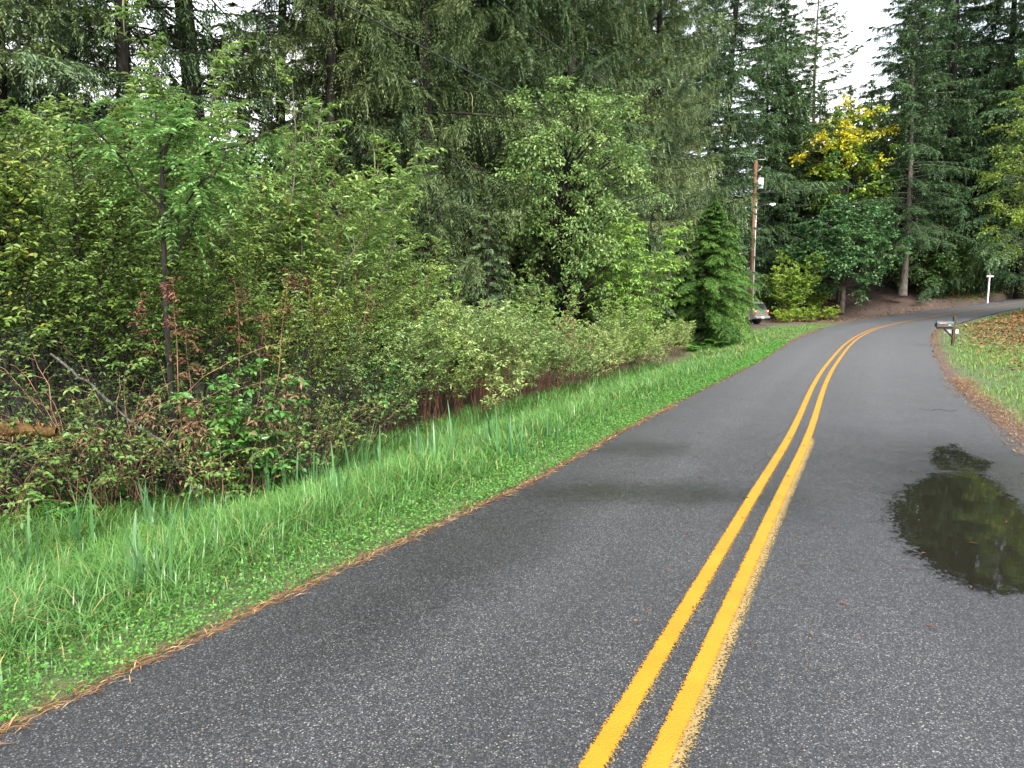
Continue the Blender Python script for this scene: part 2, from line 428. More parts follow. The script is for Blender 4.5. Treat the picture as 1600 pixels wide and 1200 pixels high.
# road sheet
def road_mat():
    m, t, o = new_mat('chip_asphalt')
    g = N(t, "ShaderNodeNewGeometry")
    v = N(t, "ShaderNodeTexVoronoi", Scale=150.0)
    t.links.new(g.outputs["Position"], v.inputs["Vector"])
    sep = N(t, "ShaderNodeSeparateColor"); t.links.new(v.outputs["Color"], sep.inputs[0])
    stone = ramp(t, sep.outputs[0], [(0, (.019, .0195, .021)), (.45, (.029, .0295, .0315)), (.70, (.048, .048, .050)), (.88, (.082, .081, .079)), (.96, (.14, .134, .126)), (1, (.24, .228, .21))])
    warm = ramp(t, sep.outputs[1], [(0, (.92, .97, 1.06)), (.8, (1, 1, 1)), (1, (1.25, 1.0, .8))])
    mu = N(t, "ShaderNodeMix", data_type='RGBA', blend_type='MULTIPLY'); mu.inputs[0].default_value = 1
    t.links.new(stone.outputs[0], mu.inputs[6]); t.links.new(warm.outputs[0], mu.inputs[7])
    gap = ramp(t, v.outputs["Distance"], [(.25, (1, 1, 1)), (.75, (.35, .35, .35))])
    mu2 = N(t, "ShaderNodeMix", data_type='RGBA', blend_type='MULTIPLY'); mu2.inputs[0].default_value = 1
    t.links.new(mu.outputs[2], mu2.inputs[6]); t.links.new(gap.outputs[0], mu2.inputs[7])
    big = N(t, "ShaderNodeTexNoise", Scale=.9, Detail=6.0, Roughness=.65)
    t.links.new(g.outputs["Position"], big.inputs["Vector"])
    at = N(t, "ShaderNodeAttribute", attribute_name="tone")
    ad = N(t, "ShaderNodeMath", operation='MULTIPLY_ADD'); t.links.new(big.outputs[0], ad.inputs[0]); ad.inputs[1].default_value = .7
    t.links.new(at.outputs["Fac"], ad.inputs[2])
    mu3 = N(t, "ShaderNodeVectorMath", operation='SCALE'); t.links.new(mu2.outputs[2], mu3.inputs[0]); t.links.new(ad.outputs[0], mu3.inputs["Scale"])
    wt = N(t, "ShaderNodeAttribute", attribute_name="wet")
    nz = N(t, "ShaderNodeTexNoise", Scale=3.0, Detail=7.0, Roughness=.7); t.links.new(g.outputs["Position"], nz.inputs["Vector"])
    wa = N(t, "ShaderNodeMath", operation='MULTIPLY_ADD'); t.links.new(nz.outputs[0], wa.inputs[0]); wa.inputs[1].default_value = .5
    t.links.new(wt.outputs["Fac"], wa.inputs[2])
    wr = N(t, "ShaderNodeMapRange"); wr.inputs[1].default_value = .35; wr.inputs[2].default_value = 1.15; t.links.new(wa.outputs[0], wr.inputs[0])
    dk = N(t, "ShaderNodeMapRange"); dk.inputs[3].default_value = 1.0; dk.inputs[4].default_value = .55; t.links.new(wr.outputs[0], dk.inputs[0])
    mu4 = N(t, "ShaderNodeVectorMath", operation='SCALE'); t.links.new(mu3.outputs[0], mu4.inputs[0]); t.links.new(dk.outputs[0], mu4.inputs["Scale"])
    ro = N(t, "ShaderNodeMapRange"); ro.inputs[3].default_value = .62; ro.inputs[4].default_value = .24; t.links.new(wr.outputs[0], ro.inputs[0])
    p = N(t, "ShaderNodeBsdfPrincipled")
    t.links.new(mu4.outputs[0], p.inputs["Base Color"]); t.links.new(ro.outputs[0], p.inputs["Roughness"])
    bp = N(t, "ShaderNodeBump", Strength=.55, Distance=.006)
    t.links.new(sep.outputs[2], bp.inputs["Height"]); t.links.new(bp.outputs[0], p.inputs["Normal"])
    t.links.new(p.outputs[0], o.inputs[0])
    return m
K = 49
u = np.linspace(0, 1, K)
n = len(RD)
Lj = LD + .05 * np.stack([wob(LD[:, 0], LD[:, 1], 3.1), wob(LD[:, 1], LD[:, 0], 2.7)], 1)
Rj = RR + .09 * np.stack([wob(RR[:, 0], RR[:, 1], 2.3), wob(RR[:, 1], RR[:, 0], 2.1)], 1)
uu = u[None, :, None]
XY = np.where(uu < .5, Lj[:, None] * (1 - 2 * uu) + CD[:, None] * 2 * uu, CD[:, None] * (2 - 2 * uu) + Rj[:, None] * (2 * uu - 1))
rz = hill(XY[..., 0])
ii = (np.arange(n - 1)[:, None] * K + np.arange(K - 1)[None]).ravel()
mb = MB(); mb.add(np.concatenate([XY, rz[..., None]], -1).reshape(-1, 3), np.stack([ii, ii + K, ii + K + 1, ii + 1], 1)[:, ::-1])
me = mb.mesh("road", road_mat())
X_, Y_ = XY[..., 0].ravel(), XY[..., 1].ravel()
U_ = np.tile(u, n)
tone = .62 + .26 * (np.exp(-((U_ - .26) / .07)**2) + np.exp(-((U_ - .72) / .08)**2) * .8) + .12 * np.exp(-((U_ - .42) / .05)**2) - .16 * np.exp(-((U_ - .03) / .05)**2) + 1.05 * sstep(Y_, 3, 24)  # last term paints the far grazing sheen, plus wear, into the asphalt colour
def blob(cx, cy, a, b, ang, p=1.0):
    c, s_ = math.cos(ang), math.sin(ang)
    dx, dy = X_ - cx, Y_ - cy
    e = ((dx * c + dy * s_) / a)**2 + ((-dx * s_ + dy * c) / b)**2
    return np.exp(-e**1.5) * p
wet = .10 + blob(1.30, 6.35, 1.05, .42, -.05, .6) + blob(1.55, 8.3, .7, .45, .1, .4) + blob(2.45, 5.9, .28, .5, -.4, .35) + blob(4.6, 6.6, 2.2, 2.8, -.4, .7) + blob(-.2, 5.0, .5, 2.2, -.45, .3) + blob(3.2, 3.2, 1.0, 1.6, -.45, .3)
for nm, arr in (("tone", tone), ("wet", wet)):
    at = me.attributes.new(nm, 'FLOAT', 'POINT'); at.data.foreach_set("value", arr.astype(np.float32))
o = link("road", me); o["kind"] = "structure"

# painted double line and what is left of an older one
def paint_mat(name, lo, hi, c1, c2, wear):
    m, t, o = new_mat(name)
    g = N(t, "ShaderNodeNewGeometry")
    v = N(t, "ShaderNodeTexVoronoi", Scale=105.0); t.links.new(g.outputs["Position"], v.inputs["Vector"])
    n1 = N(t, "ShaderNodeTexNoise", Scale=4.0, Detail=4.0); t.links.new(g.outputs["Position"], n1.inputs["Vector"])
    n2 = N(t, "ShaderNodeTexNoise", Scale=70.0, Detail=4.0); t.links.new(g.outputs["Position"], n2.inputs["Vector"])
    at = N(t, "ShaderNodeAttribute", attribute_name="r")
    cl = ramp(t, n1.outputs[0], [(.3, c1), (.7, c2)])
    p = N(t, "ShaderNodeBsdfPrincipled", Roughness=.55)
    t.links.new(cl.outputs[0], p.inputs["Base Color"])
    s1 = N(t, "ShaderNodeMath", operation='MULTIPLY_ADD'); t.links.new(n2.outputs[0], s1.inputs[0]); s1.inputs[1].default_value = wear; t.links.new(at.outputs["Fac"], s1.inputs[2])
    sv = N(t, "ShaderNodeMath", operation='MULTIPLY_ADD'); t.links.new(v.outputs["Distance"], sv.inputs[0]); sv.inputs[1].default_value = -.35; t.links.new(s1.outputs[0], sv.inputs[2])
    mr = N(t, "ShaderNodeMapRange"); mr.inputs[1].default_value = lo; mr.inputs[2].default_value = hi; t.links.new(sv.outputs[0], mr.inputs[0])
    tr = N(t, "ShaderNodeBsdfTransparent"); mx = N(t, "ShaderNodeMixShader")
    t.links.new(mr.outputs[0], mx.inputs[0]); t.links.new(tr.outputs[0], mx.inputs[1]); t.links.new(p.outputs[0], mx.inputs[2])
    t.links.new(mx.outputs[0], o.inputs[0])
    bp = N(t, "ShaderNodeBump", Strength=.3, Distance=.004)
    t.links.new(v.outputs["Distance"], bp.inputs["Height"]); t.links.new(bp.outputs[0], p.inputs["Normal"])
    return m
CF = catmull(TRI, 120)[:, 1]
TG = nrm(np.gradient(CF, axis=0)); NR = np.stack([TG[:, 1], -TG[:, 0]], 1)   # to the right
def strip(name, a, b, zoff, mat, prof, upto=None):
    us = np.linspace(0, 1, len(prof))
    j = np.arange(len(CF)) if upto is None else np.arange(len(CF))[CF[:, 1] < upto]
    P = CF[j][:, None] + NR[j][:, None] * (a + (b - a) * us)[None, :, None]
    z = hill(P[..., 0]) + zoff
    k = len(prof)
    i0 = (np.arange(len(j) - 1)[:, None] * k + np.arange(k - 1)[None]).ravel()
    m_ = MB(); m_.add(np.concatenate([P, z[..., None]], -1).reshape(-1, 3), np.stack([i0, i0 + k, i0 + k + 1, i0 + 1], 1)[:, ::-1], np.tile(prof, len(j)))
    o = link(name, m_.mesh(name, mat)); o["kind"] = "structure"
fresh = paint_mat('fresh_yellow_paint', .25, .40, (.33, .140, .002), (.39, .172, .004), .5)
old = paint_mat('worn_yellow_paint', .50, .68, (.20, .135, .045), (.26, .175, .055), 1.0)
strip("road_marking", -.162, -.056, .008, fresh, np.array([.1, .46, .52, .52, .46, .1]))
strip("road_marking", .056, .162, .008, fresh, np.array([.1, .46, .52, .52, .46, .1]))
strip("worn_road_marking", -.085, -.005, .004, old, np.array([.2, .22, .12, 0., -.2]), 9)
strip("worn_road_marking", .12, .235, .004, old, np.array([.4, .42, .35, .2, -.2]), 9)

def on_road(px, py):
    uu, vv = (px - 800) / F_PX, (600 - py) / F_PX
    d = np.array([uu, math.cos(PITCH) + vv * math.sin(PITCH), -math.sin(PITCH) + vv * math.cos(PITCH)])
    t = -CAM_H / d[2]
    return d[0] * t, d[1] * t
on_road_ = on_road
# narrow crack across the right lane
cq = np.array([on_road_(*q) for q in ((1436, 639), (1452, 641), (1470, 640), (1484, 643), (1496, 641))])
f_ = np.linspace(0, 4, 40); i_ = np.minimum(f_.astype(int), 3); ck = cq[i_] * (1 - f_ + i_)[:, None] + cq[i_ + 1] * (f_ - i_)[:, None]
ck += np.random.default_rng(4).normal(0, .012, ck.shape)
hwid = .014 * np.sin(np.linspace(.15, 3.0, 40))[:, None] * np.array([[.3, 1.]])
V = np.concatenate([np.c_[ck + hwid, np.full(40, .004)], np.c_[ck - hwid, np.full(40, .004)]])
mb = MB(); mb.add(V, [(i + 40, i + 41, i + 1, i) for i in range(39)])
o = link("road_crack", mb.mesh("road_crack", plain('tar_black', (.010, .010, .010), .8))); o["kind"] = "structure"
# puddle
def puddle_mat():
    m, t, o = new_mat('still_water')
    g = N(t, "ShaderNodeNewGeometry")
    v = N(t, "ShaderNodeTexVoronoi", Scale=60.0); t.links.new(g.outputs["Position"], v.inputs["Vector"])
    n2 = N(t, "ShaderNodeTexNoise", Scale=9.0, Detail=8.0, Roughness=.75); t.links.new(g.outputs["Position"], n2.inputs["Vector"])
    at = N(t, "ShaderNodeAttribute", attribute_name="r")
    n2.inputs["Scale"].default_value = 6.0
    p = N(t, "ShaderNodeBsdfPrincipled", Roughness=.03)
    p.inputs["Base Color"].default_value = (.011, .010, .007, 1)
    p.inputs["IOR"].default_value = 1.45
    n3 = N(t, "ShaderNodeTexNoise", Scale=5.0, Detail=3.0); t.links.new(g.outputs["Position"], n3.inputs["Vector"])
    bp = N(t, "ShaderNodeBump", Strength=.05, Distance=.01)
    t.links.new(n3.outputs[0], bp.inputs["Height"]); t.links.new(bp.outputs[0], p.inputs["Normal"])
    s1 = N(t, "ShaderNodeMath", operation='MULTIPLY_ADD'); t.links.new(n2.outputs[0], s1.inputs[0]); s1.inputs[1].default_value = .9; t.links.new(at.outputs["Fac"], s1.inputs[2])
    sep = N(t, "ShaderNodeSeparateColor"); t.links.new(v.outputs["Color"], sep.inputs[0])
    s2 = N(t, "ShaderNodeMath", operation='MULTIPLY_ADD'); t.links.new(sep.outputs[0], s2.inputs[0]); s2.inputs[1].default_value = -.35; t.links.new(s1.outputs[0], s2.inputs[2])
    mr = N(t, "ShaderNodeMapRange"); mr.inputs[1].default_value = .40; mr.inputs[2].default_value = .60; t.links.new(s2.outputs[0], mr.inputs[0])
    tr = N(t, "ShaderNodeBsdfTransparent"); mx = N(t, "ShaderNodeMixShader")
    t.links.new(mr.outputs[0], mx.inputs[0]); t.links.new(tr.outputs[0], mx.inputs[1]); t.links.new(p.outputs[0], mx.inputs[2])
    t.links.new(mx.outputs[0], o.inputs[0])
    return m
outl = np.array([on_road(*q) for q in [(1398, 795), (1425, 762), (1470, 742), (1520, 738), (1555, 755), (1590, 790), (1640, 830), (1660, 880), (1610, 922), (1540, 925), (1480, 900), (1435, 862), (1405, 828)]])
wisp = np.array([on_road(*q) for q in [(1455, 720), (1462, 700), (1490, 694), (1515, 712), (1548, 722), (1540, 738), (1500, 736), (1470, 735)]])
pg = np.stack(np.meshgrid(np.arange(2.2, 6.2, .03), np.arange(3.4, 8.9, .03)), -1)
def sdist(P, poly):
    q = P.reshape(-1, 2); d = np.full(len(q), 1e9); ins = np.zeros(len(q), bool)
    for i in range(len(poly)):
        a, b = poly[i], poly[(i + 1) % len(poly)]
        e = b - a; t = np.clip(((q - a) @ e) / (e @ e), 0, 1)
        d = np.minimum(d, np.linalg.norm(q - a - t[:, None] * e, axis=1))
        c = (a[1] > q[:, 1]) != (b[1] > q[:, 1])
        xi = (b[0] - a[0]) * (q[:, 1] - a[1]) / (b[1] - a[1] + 1e-12) + a[0]
        ins ^= c & (q[:, 0] < xi)
    return np.where(ins, d, -d).reshape(P.shape[:2])
sdp = np.maximum(sdist(pg, outl) * 2.2 + .25, np.minimum(sdist(pg, wisp) * 3.0, .1) + .18)
sdp = np.clip(sdp, -1, 1.2)
hh, ww = sdp.shape
keep = sdp > -.45
ii = (np.arange(hh - 1)[:, None] * ww + np.arange(ww - 1)[None]).ravel()
kq = keep.ravel()
ii = ii[kq[ii] & kq[ii + 1] & kq[ii + ww] & kq[ii + ww + 1]]
mb = MB(); mb.add(np.concatenate([pg, np.full((hh, ww, 1), .0045)], -1).reshape(-1, 3), np.stack([ii, ii + 1, ii + ww + 1, ii + ww], 1), sdp.ravel())
o = link("puddle", mb.mesh("puddle", puddle_mat())); o["kind"] = "structure"

# ------------------------------------------------------------------ plant generators (each returns {part: mesh})
def conifer(name, seed, H, r0, zb, Lmax, nb, leafm, barkm, droop=.25, tipup=.0, dens=16, tuft=.13, K=7, t0=.25, bd=.35, gap=0.0, pend=0.0, power=.75, lichen=0, zmax=1.0, low=.0, slim=.24):
    g = np.random.default_rng(seed)
    tr = MB(); cr = MB()
    zt = np.linspace(0, H, 16)
    ax = np.stack([.012 * H * np.sin(zt / H * 5 + seed), .012 * H * np.sin(zt / H * 4 + seed * 2), zt], 1); ax[:, :2] -= ax[0, :2]
    rt = r0 * np.maximum(1 - zt / H, .0)**.85 + .012; rt[0] *= 1.35
    tube1(tr, ax, rt, 10)
    f = (np.arange(nb) + g.uniform(0, 1, nb)) / nb
    f = f**.9 * zmax
    z = zb + f * (H - zb) * .985
    az = np.arange(nb) * 2.399 + g.normal(0, .35, nb)
    L = Lmax * np.maximum(1 - f, 0.015)**power * g.uniform(.55, 1.12, nb)
    L *= (1 - low * np.exp(-f * 8))
    if gap > 0:
        k_ = g.uniform(0, 1, nb) > gap
        f, z, az, L = f[k_], z[k_], az[k_], L[k_]
    B = len(z)
    pit = -.10 + .55 * f + g.normal(0, .1, B)
    t = np.linspace(0, 1, 7)
    hx, hy = np.cos(az), np.sin(az)
    bx = np.interp(z, zt, ax[:, 0]); by = np.interp(z, zt, ax[:, 1])
    lat = g.normal(0, .10, (B, 1)) * t**2 * L[:, None]
    rr = L[:, None] * t
    dz = L[:, None] * (pit[:, None] * t - droop * t**2 + tipup * t**4)
    P = np.stack([bx[:, None] + hx[:, None] * rr - hy[:, None] * lat, by[:, None] + hy[:, None] * rr + hx[:, None] * lat, z[:, None] + dz], -1)
    tubes(tr, P, (.008 + .0075 * L)[:, None] * (1 - .85 * t)[None], 4)
    cnt = np.maximum((L * dens).astype(int), 4)
    idx = np.repeat(np.arange(B), cnt); n = len(idx)
    tt = t0 + (1 - t0) * g.uniform(0, 1, n)**.85
    ft = tt * 6; i0 = np.minimum(ft.astype(int), 5); fr = (ft - i0)[:, None]
    base = P[idx, i0] * (1 - fr) + P[idx, i0 + 1] * fr
    tan = nrm(P[idx, i0 + 1] - P[idx, i0])
    sgn = g.choice([-1., 1.], n)[:, None]
    lat = nrm(np.cross(tan, [0, 0, 1.])) * sgn
    d = nrm(tan * g.uniform(.35, .8, (n, 1)) + lat * g.uniform(.5, 1.0, (n, 1)) + np.array([0, 0, 1.]) * g.normal(-.12, .16, (n, 1)))
    tip = tt > .93
    d[tip] = nrm(tan[tip] + g.normal(0, .15, (tip.sum(), 3)))
    lb = (.16 + .17 * L[idx]) * (1.15 - .75 * tt) * g.uniform(.6, 1.25, n)
    bdv = np.full(n, bd)
    if pend > 0:
        hp = g.uniform(0, 1, n) < pend
        d[hp] = nrm(d[hp] * .35 + np.array([0, 0, -1.]) + g.normal(0, .12, (hp.sum(), 3)))
        lb[hp] *= 1.25
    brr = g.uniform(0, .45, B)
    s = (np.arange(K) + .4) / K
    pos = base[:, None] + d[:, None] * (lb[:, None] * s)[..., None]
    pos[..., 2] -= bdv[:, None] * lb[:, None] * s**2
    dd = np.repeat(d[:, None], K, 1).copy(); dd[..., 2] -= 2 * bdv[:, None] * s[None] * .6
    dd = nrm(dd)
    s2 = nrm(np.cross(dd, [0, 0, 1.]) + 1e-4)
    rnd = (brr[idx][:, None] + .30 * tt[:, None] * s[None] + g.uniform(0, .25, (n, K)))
    for sg in (-1, 1):
        dirs = nrm(dd * .75 + sg * s2 * g.uniform(.35, .8, (n, K, 1)) + g.normal(0, .13, (n, K, 3)))
        up = np.array([0, 0, 1.]) + g.normal(0, .35, (n, K, 3))
        sz = tuft * g.uniform(.7, 1.3, (n, K)) * (1.1 - .45 * s[None])
        scatter(cr, DIAMOND[0], DIAMOND[1], pos.reshape(-1, 3), dirs.reshape(-1, 3), up.reshape(-1, 3), sz.ravel(), np.clip(rnd, 0, 1).ravel(), sz.ravel() * slim)
    out = [("trunk", tr.mesh(name + "_trunk", M[barkm])), ("crown", cr.mesh(name + "_crown", M[leafm]))]
    if lichen:
        lm = MB(); j = g.integers(0, n, lichen)
        ln = g.uniform(.4, 1.6, lichen)
        q = base[j][:, None] + np.array([0, 0, -1.]) * (ln[:, None] * np.linspace(0, 1, 5))[..., None] + g.normal(0, .03, (lichen, 5, 3))
        tubes(lm, q, np.full((lichen, 5), 1.) * np.array([.02, .035, .03, .018, .004]), 3, g.uniform(0, 1, lichen))
        out.append(("hanging_moss", lm.mesh(name + "_moss", M['lichen'])))
    return out

def broadleaf(name, seed, H, r0, cz, rad, ncl, lpc, leaf, leafm, barkm, cr=.55, flat=.5, shape=LEAF, gold=None, asp=.62, base0=.25):
    g = np.random.default_rng(seed)
    tr = MB(); lv = MB()
    zt = np.linspace(0, cz + rad[2] * .7, 12)
    ax = np.stack([.18 * np.sin(zt * .7 + seed) * zt / zt[-1] * 2, .18 * np.sin(zt * .6 + 2 * seed) * zt / zt[-1] * 2, zt], 1); ax[:, :2] -= ax[0, :2]
    tube1(tr, ax, r0 * (1 - zt / zt[-1])**.8 + .015, 9)
    v = nrm(g.normal(0, 1, (ncl, 3))); rad_f = g.uniform(0, 1, (ncl, 1))**.42
    lump = 1 + .22 * np.sin(v[:, 0:1] * 5 + seed) * np.cos(v[:, 1:2] * 4 + v[:, 2:3] * 5)
    c = v * rad_f * lump * np.array(rad) + np.array([0, 0, cz])
    rh = np.hypot(c[:, 0], c[:, 1])
    za = np.clip(c[:, 2] - rh * g.uniform(.4, .9, ncl), H * base0, zt[-1] * .97)
    a = np.stack([np.interp(za, zt, ax[:, 0]), np.interp(za, zt, ax[:, 1]), za], 1)
    t = np.linspace(0, 1, 7)[None, :, None]
    mid = (a + c) / 2 + np.array([0, 0, 1.]) * (.15 * rh[:, None]) + g.normal(0, .12, (ncl, 3))
    P = a[:, None] * (1 - t)**2 + 2 * mid[:, None] * t * (1 - t) + c[:, None] * t**2
    ln = np.linalg.norm(c - a, axis=1)
    tubes(tr, P, (.008 + .011 * ln)[:, None] * (1 - .85 * t[0, :, 0])[None], 4)
    nt_ = 6
    td = nrm(g.normal(0, 1, (ncl, nt_, 3)) * np.array([1, 1, .55]) + nrm(c - np.array([0, 0, cz]))[:, None] * .5)
    tl = cr * g.uniform(.7, 1.5, (ncl, nt_))
    tp = np.linspace(0, 1, 4)[None, None, :, None]
    TP = c[:, None, None] + td[:, :, None] * (tl[..., None, None] * tp) - np.array([0, 0, 1.]) * (.35 * tl[..., None, None] * tp**2)
    tubes(tr, TP.reshape(-1, 4, 3), np.full((ncl * nt_, 4), .006) * np.array([1.4, 1, .7, .3]), 3)
    n = ncl * lpc
    ci = np.repeat(np.arange(ncl), lpc); ti = g.integers(0, nt_, n)
    s = g.uniform(.05, 1.05, n)
    pos = c[ci] + td[ci, ti] * (tl[ci, ti] * s)[:, None] - np.array([0, 0, 1.]) * (.35 * tl[ci, ti] * s**2)[:, None]
    pos += g.normal(0, cr * .17, (n, 3)) * np.array([1, 1, flat])
    d = nrm(td[ci, ti] * .6 + g.normal(0, .7, (n, 3)) * np.array([1, 1, .4]) - np.array([0, 0, .25]))
    up = np.array([0, 0, 1.]) + g.normal(0, .45, (n, 3))
    if gold is not None:
        gl = gold(c, g)
        rv = np.clip(gl[ci] + g.normal(0, .09, n), 0, 1)
    else:
        rv = np.clip(g.uniform(0, .55, ncl)[ci] + g.uniform(0, .45, n), 0, 1)
    sz = leaf * g.uniform(.65, 1.3, n)
    scatter(lv, shape[0], shape[1], pos, d, up, sz, rv, sz * asp)
    return [("trunk", tr.mesh(name + "_trunk", M[barkm])), ("crown", lv.mesh(name + "_crown", M[leafm]))]

def shrub(name, seed, H, spread, ns, tw, lpt, leaf, asp, leafm, stemm, t0=.3, tlen=.5, r0=.012, curve=1.5, upw=.35, arch=0., shape=LEAF, base=.3, hvar=.35, hang=.25, outbias=1.0):
    g = np.random.default_rng(seed)
    st = MB(); lv = MB()
    n = 9; t = np.linspace(0, 1, n)
    az = np.arange(ns) * 2.399 + g.normal(0, .5, ns)
    o = np.stack([np.cos(az), np.sin(az)], 1)
    b = o * g.uniform(0, base, (ns, 1))
    hs = H * g.uniform(1 - hvar, 1, ns)
    out = spread * g.uniform(.15, 1, ns)
    wx = g.normal(0, .05, (ns, n, 2)).cumsum(1) * (H / 5)
    wx -= wx[:, :1]
    xy = b[:, None] + o[:, None] * (out[:, None] * t**curve)[..., None] + wx
    z = hs[:, None] * (t - arch * t**3) / (1 if arch < .34 else 1)
    P = np.concatenate([xy, z[..., None]], -1)
    tubes(st, P, (r0 * (hs / H))[:, None] * (1 - .8 * t)[None], 5)
    nt_ = ns * tw
    si = np.repeat(np.arange(ns), tw)
    tt = t0 + (1 - t0) * g.uniform(0, 1, nt_)**.8
    ft = tt * (n - 1); i0 = np.minimum(ft.astype(int), n - 2); fr = (ft - i0)[:, None]
    bp = P[si, i0] * (1 - fr) + P[si, i0 + 1] * fr
    tan = nrm(P[si, i0 + 1] - P[si, i0])
    ra = g.uniform(0, 2 * np.pi, nt_)
    d = nrm(np.stack([np.cos(ra), np.sin(ra), np.full(nt_, upw)], 1) + tan * .5 + np.concatenate([o[si] * .4 * outbias, np.zeros((nt_, 1))], 1))
    tl = tlen * g.uniform(.5, 1.25, nt_) * (1.25 - .7 * tt)
    m = 5; q = np.linspace(0, 1, m)
    TP = bp[:, None] + d[:, None] * (tl[:, None] * q)[..., None]
    TP[..., 2] -= hang * tl[:, None] * q**2
    TP[:, 1:] += g.normal(0, .012, (nt_, m - 1, 3))
    tubes(st, TP, np.full((nt_, m), r0 * .32) * (1 - .7 * q), 3)
    nl = nt_ * lpt
    ti = np.repeat(np.arange(nt_), lpt)
    s = np.tile((np.arange(lpt) + .8) / lpt, nt_) + g.normal(0, .03, nl); s = np.clip(s, .03, 1)
    fs = s * (m - 1); j0 = np.minimum(fs.astype(int), m - 2); fj = (fs - j0)[:, None]
    pos = TP[ti, j0] * (1 - fj) + TP[ti, j0 + 1] * fj
    tn = nrm(TP[ti, j0 + 1] - TP[ti, j0])
    sg = np.where(np.arange(nl) % 2 == 0, 1., -1.)[:, None]
    sd_ = nrm(np.cross(tn, [0, 0, 1.])) * sg
    ld = nrm(tn * g.uniform(.2, .8, (nl, 1)) + sd_ * .8 + g.normal(0, .28, (nl, 3)) - np.array([0, 0, .15]))
    up = np.array([0, 0, 1.]) + g.normal(0, .42, (nl, 3))
    rv = np.clip(g.uniform(0, .35, ns)[si[ti]] + g.uniform(0, .25, nt_)[ti] + g.uniform(0, .42, nl), 0, 1)
    sz = leaf * g.uniform(.6, 1.3, nl)
    scatter(lv, shape[0], shape[1], pos, ld, up, sz, rv, sz * asp)
    return [("stems", st.mesh(name + "_stems", M[stemm])), ("foliage", lv.mesh(name + "_foliage", M[leafm]))]

def fern(name, seed, nf, L, leafm='fern'):
    g = np.random.default_rng(seed)
    st = MB(); lv = MB()
    az = np.arange(nf) * 2.399 + g.normal(0, .3, nf)
    ln = L * g.uniform(.65, 1.1, nf)
    t = np.linspace(0, 1, 9)
    el = g.uniform(.7, 1.3, nf)
    R = ln[:, None] * np.cos(el)[:, None] * t + ln[:, None] * .25 * t**2
    Z = ln[:, None] * np.sin(el)[:, None] * (t - .62 * t**2.2)
    P = np.stack([np.cos(az)[:, None] * R, np.sin(az)[:, None] * R, Z], -1)
    tubes(st, P, np.full((nf, 9), .004) * (1.1 - t), 3)
    k = 26
    s = np.linspace(.12, .99, k); fs = s * 8; j0 = np.minimum(fs.astype(int), 7); fj = (fs - j0)[None, :, None]
    pos = P[:, j0] * (1 - fj) + P[:, j0 + 1] * fj
    tn = nrm(P[:, j0 + 1] - P[:, j0])
    sd_ = nrm(np.cross(tn, [0, 0, 1.]))
    size = ln[:, None] * .17 * np.sin(np.pi * (.12 + .86 * s))[None]**.8
    for sg in (-1, 1):
        d = sd_ * sg + tn * .45 + g.normal(0, .06, pos.shape) - np.array([0, 0, .1])
        up = np.array([0, 0, 1.]) + g.normal(0, .15, pos.shape)
        scatter(lv, LEAF[0], LEAF[1], pos.reshape(-1, 3), d.reshape(-1, 3), up.reshape(-1, 3), size.ravel(), np.clip(np.repeat(g.uniform(0, .6, nf), k) + g.uniform(0, .3, nf * k), 0, 1), size.ravel() * .24)
    return [("stems", st.mesh(name + "_stems", M['stem_red'])), ("fronds", lv.mesh(name + "_fronds", M[leafm]))]

def blades(mb, g, base, H, lean, wd, r, seg=3, curl=1.0):
    n = len(base)
    az = g.uniform(0, 2 * np.pi, n)
    dh = np.stack([np.cos(az), np.sin(az), np.zeros(n)], 1)
    sdv_ = np.stack([-np.sin(az), np.cos(az), np.zeros(n)], 1)
    t = np.linspace(0, 1, seg + 1)
    z = H[:, None] * (t - lean[:, None] * .55 * curl * t**2.5)
    rr = H[:, None] * lean[:, None] * (.25 * t + .75 * t**2)
    C = base[:, None] + dh[:, None] * rr[..., None]; C[..., 2] += z
    wt = wd[:, None] * np.array([.8, 1., .75, .06] if seg == 3 else np.interp(t, [0, .3, .8, 1], [.9, 1, .7, .06]))[None]
    A = C + sdv_[:, None] * wt[..., None]; B_ = C - sdv_[:, None] * wt[..., None]
    V = np.stack([A, B_], 2).reshape(-1, 3)
    k = (seg + 1) * 2
    q = np.array([(2*i, 2*i+1, 2*i+3, 2*i+2) for i in range(seg)])
    mb.add(V, (q[None] + (np.arange(n) * k)[:, None, None]).reshape(-1, 4), np.repeat(r, k))

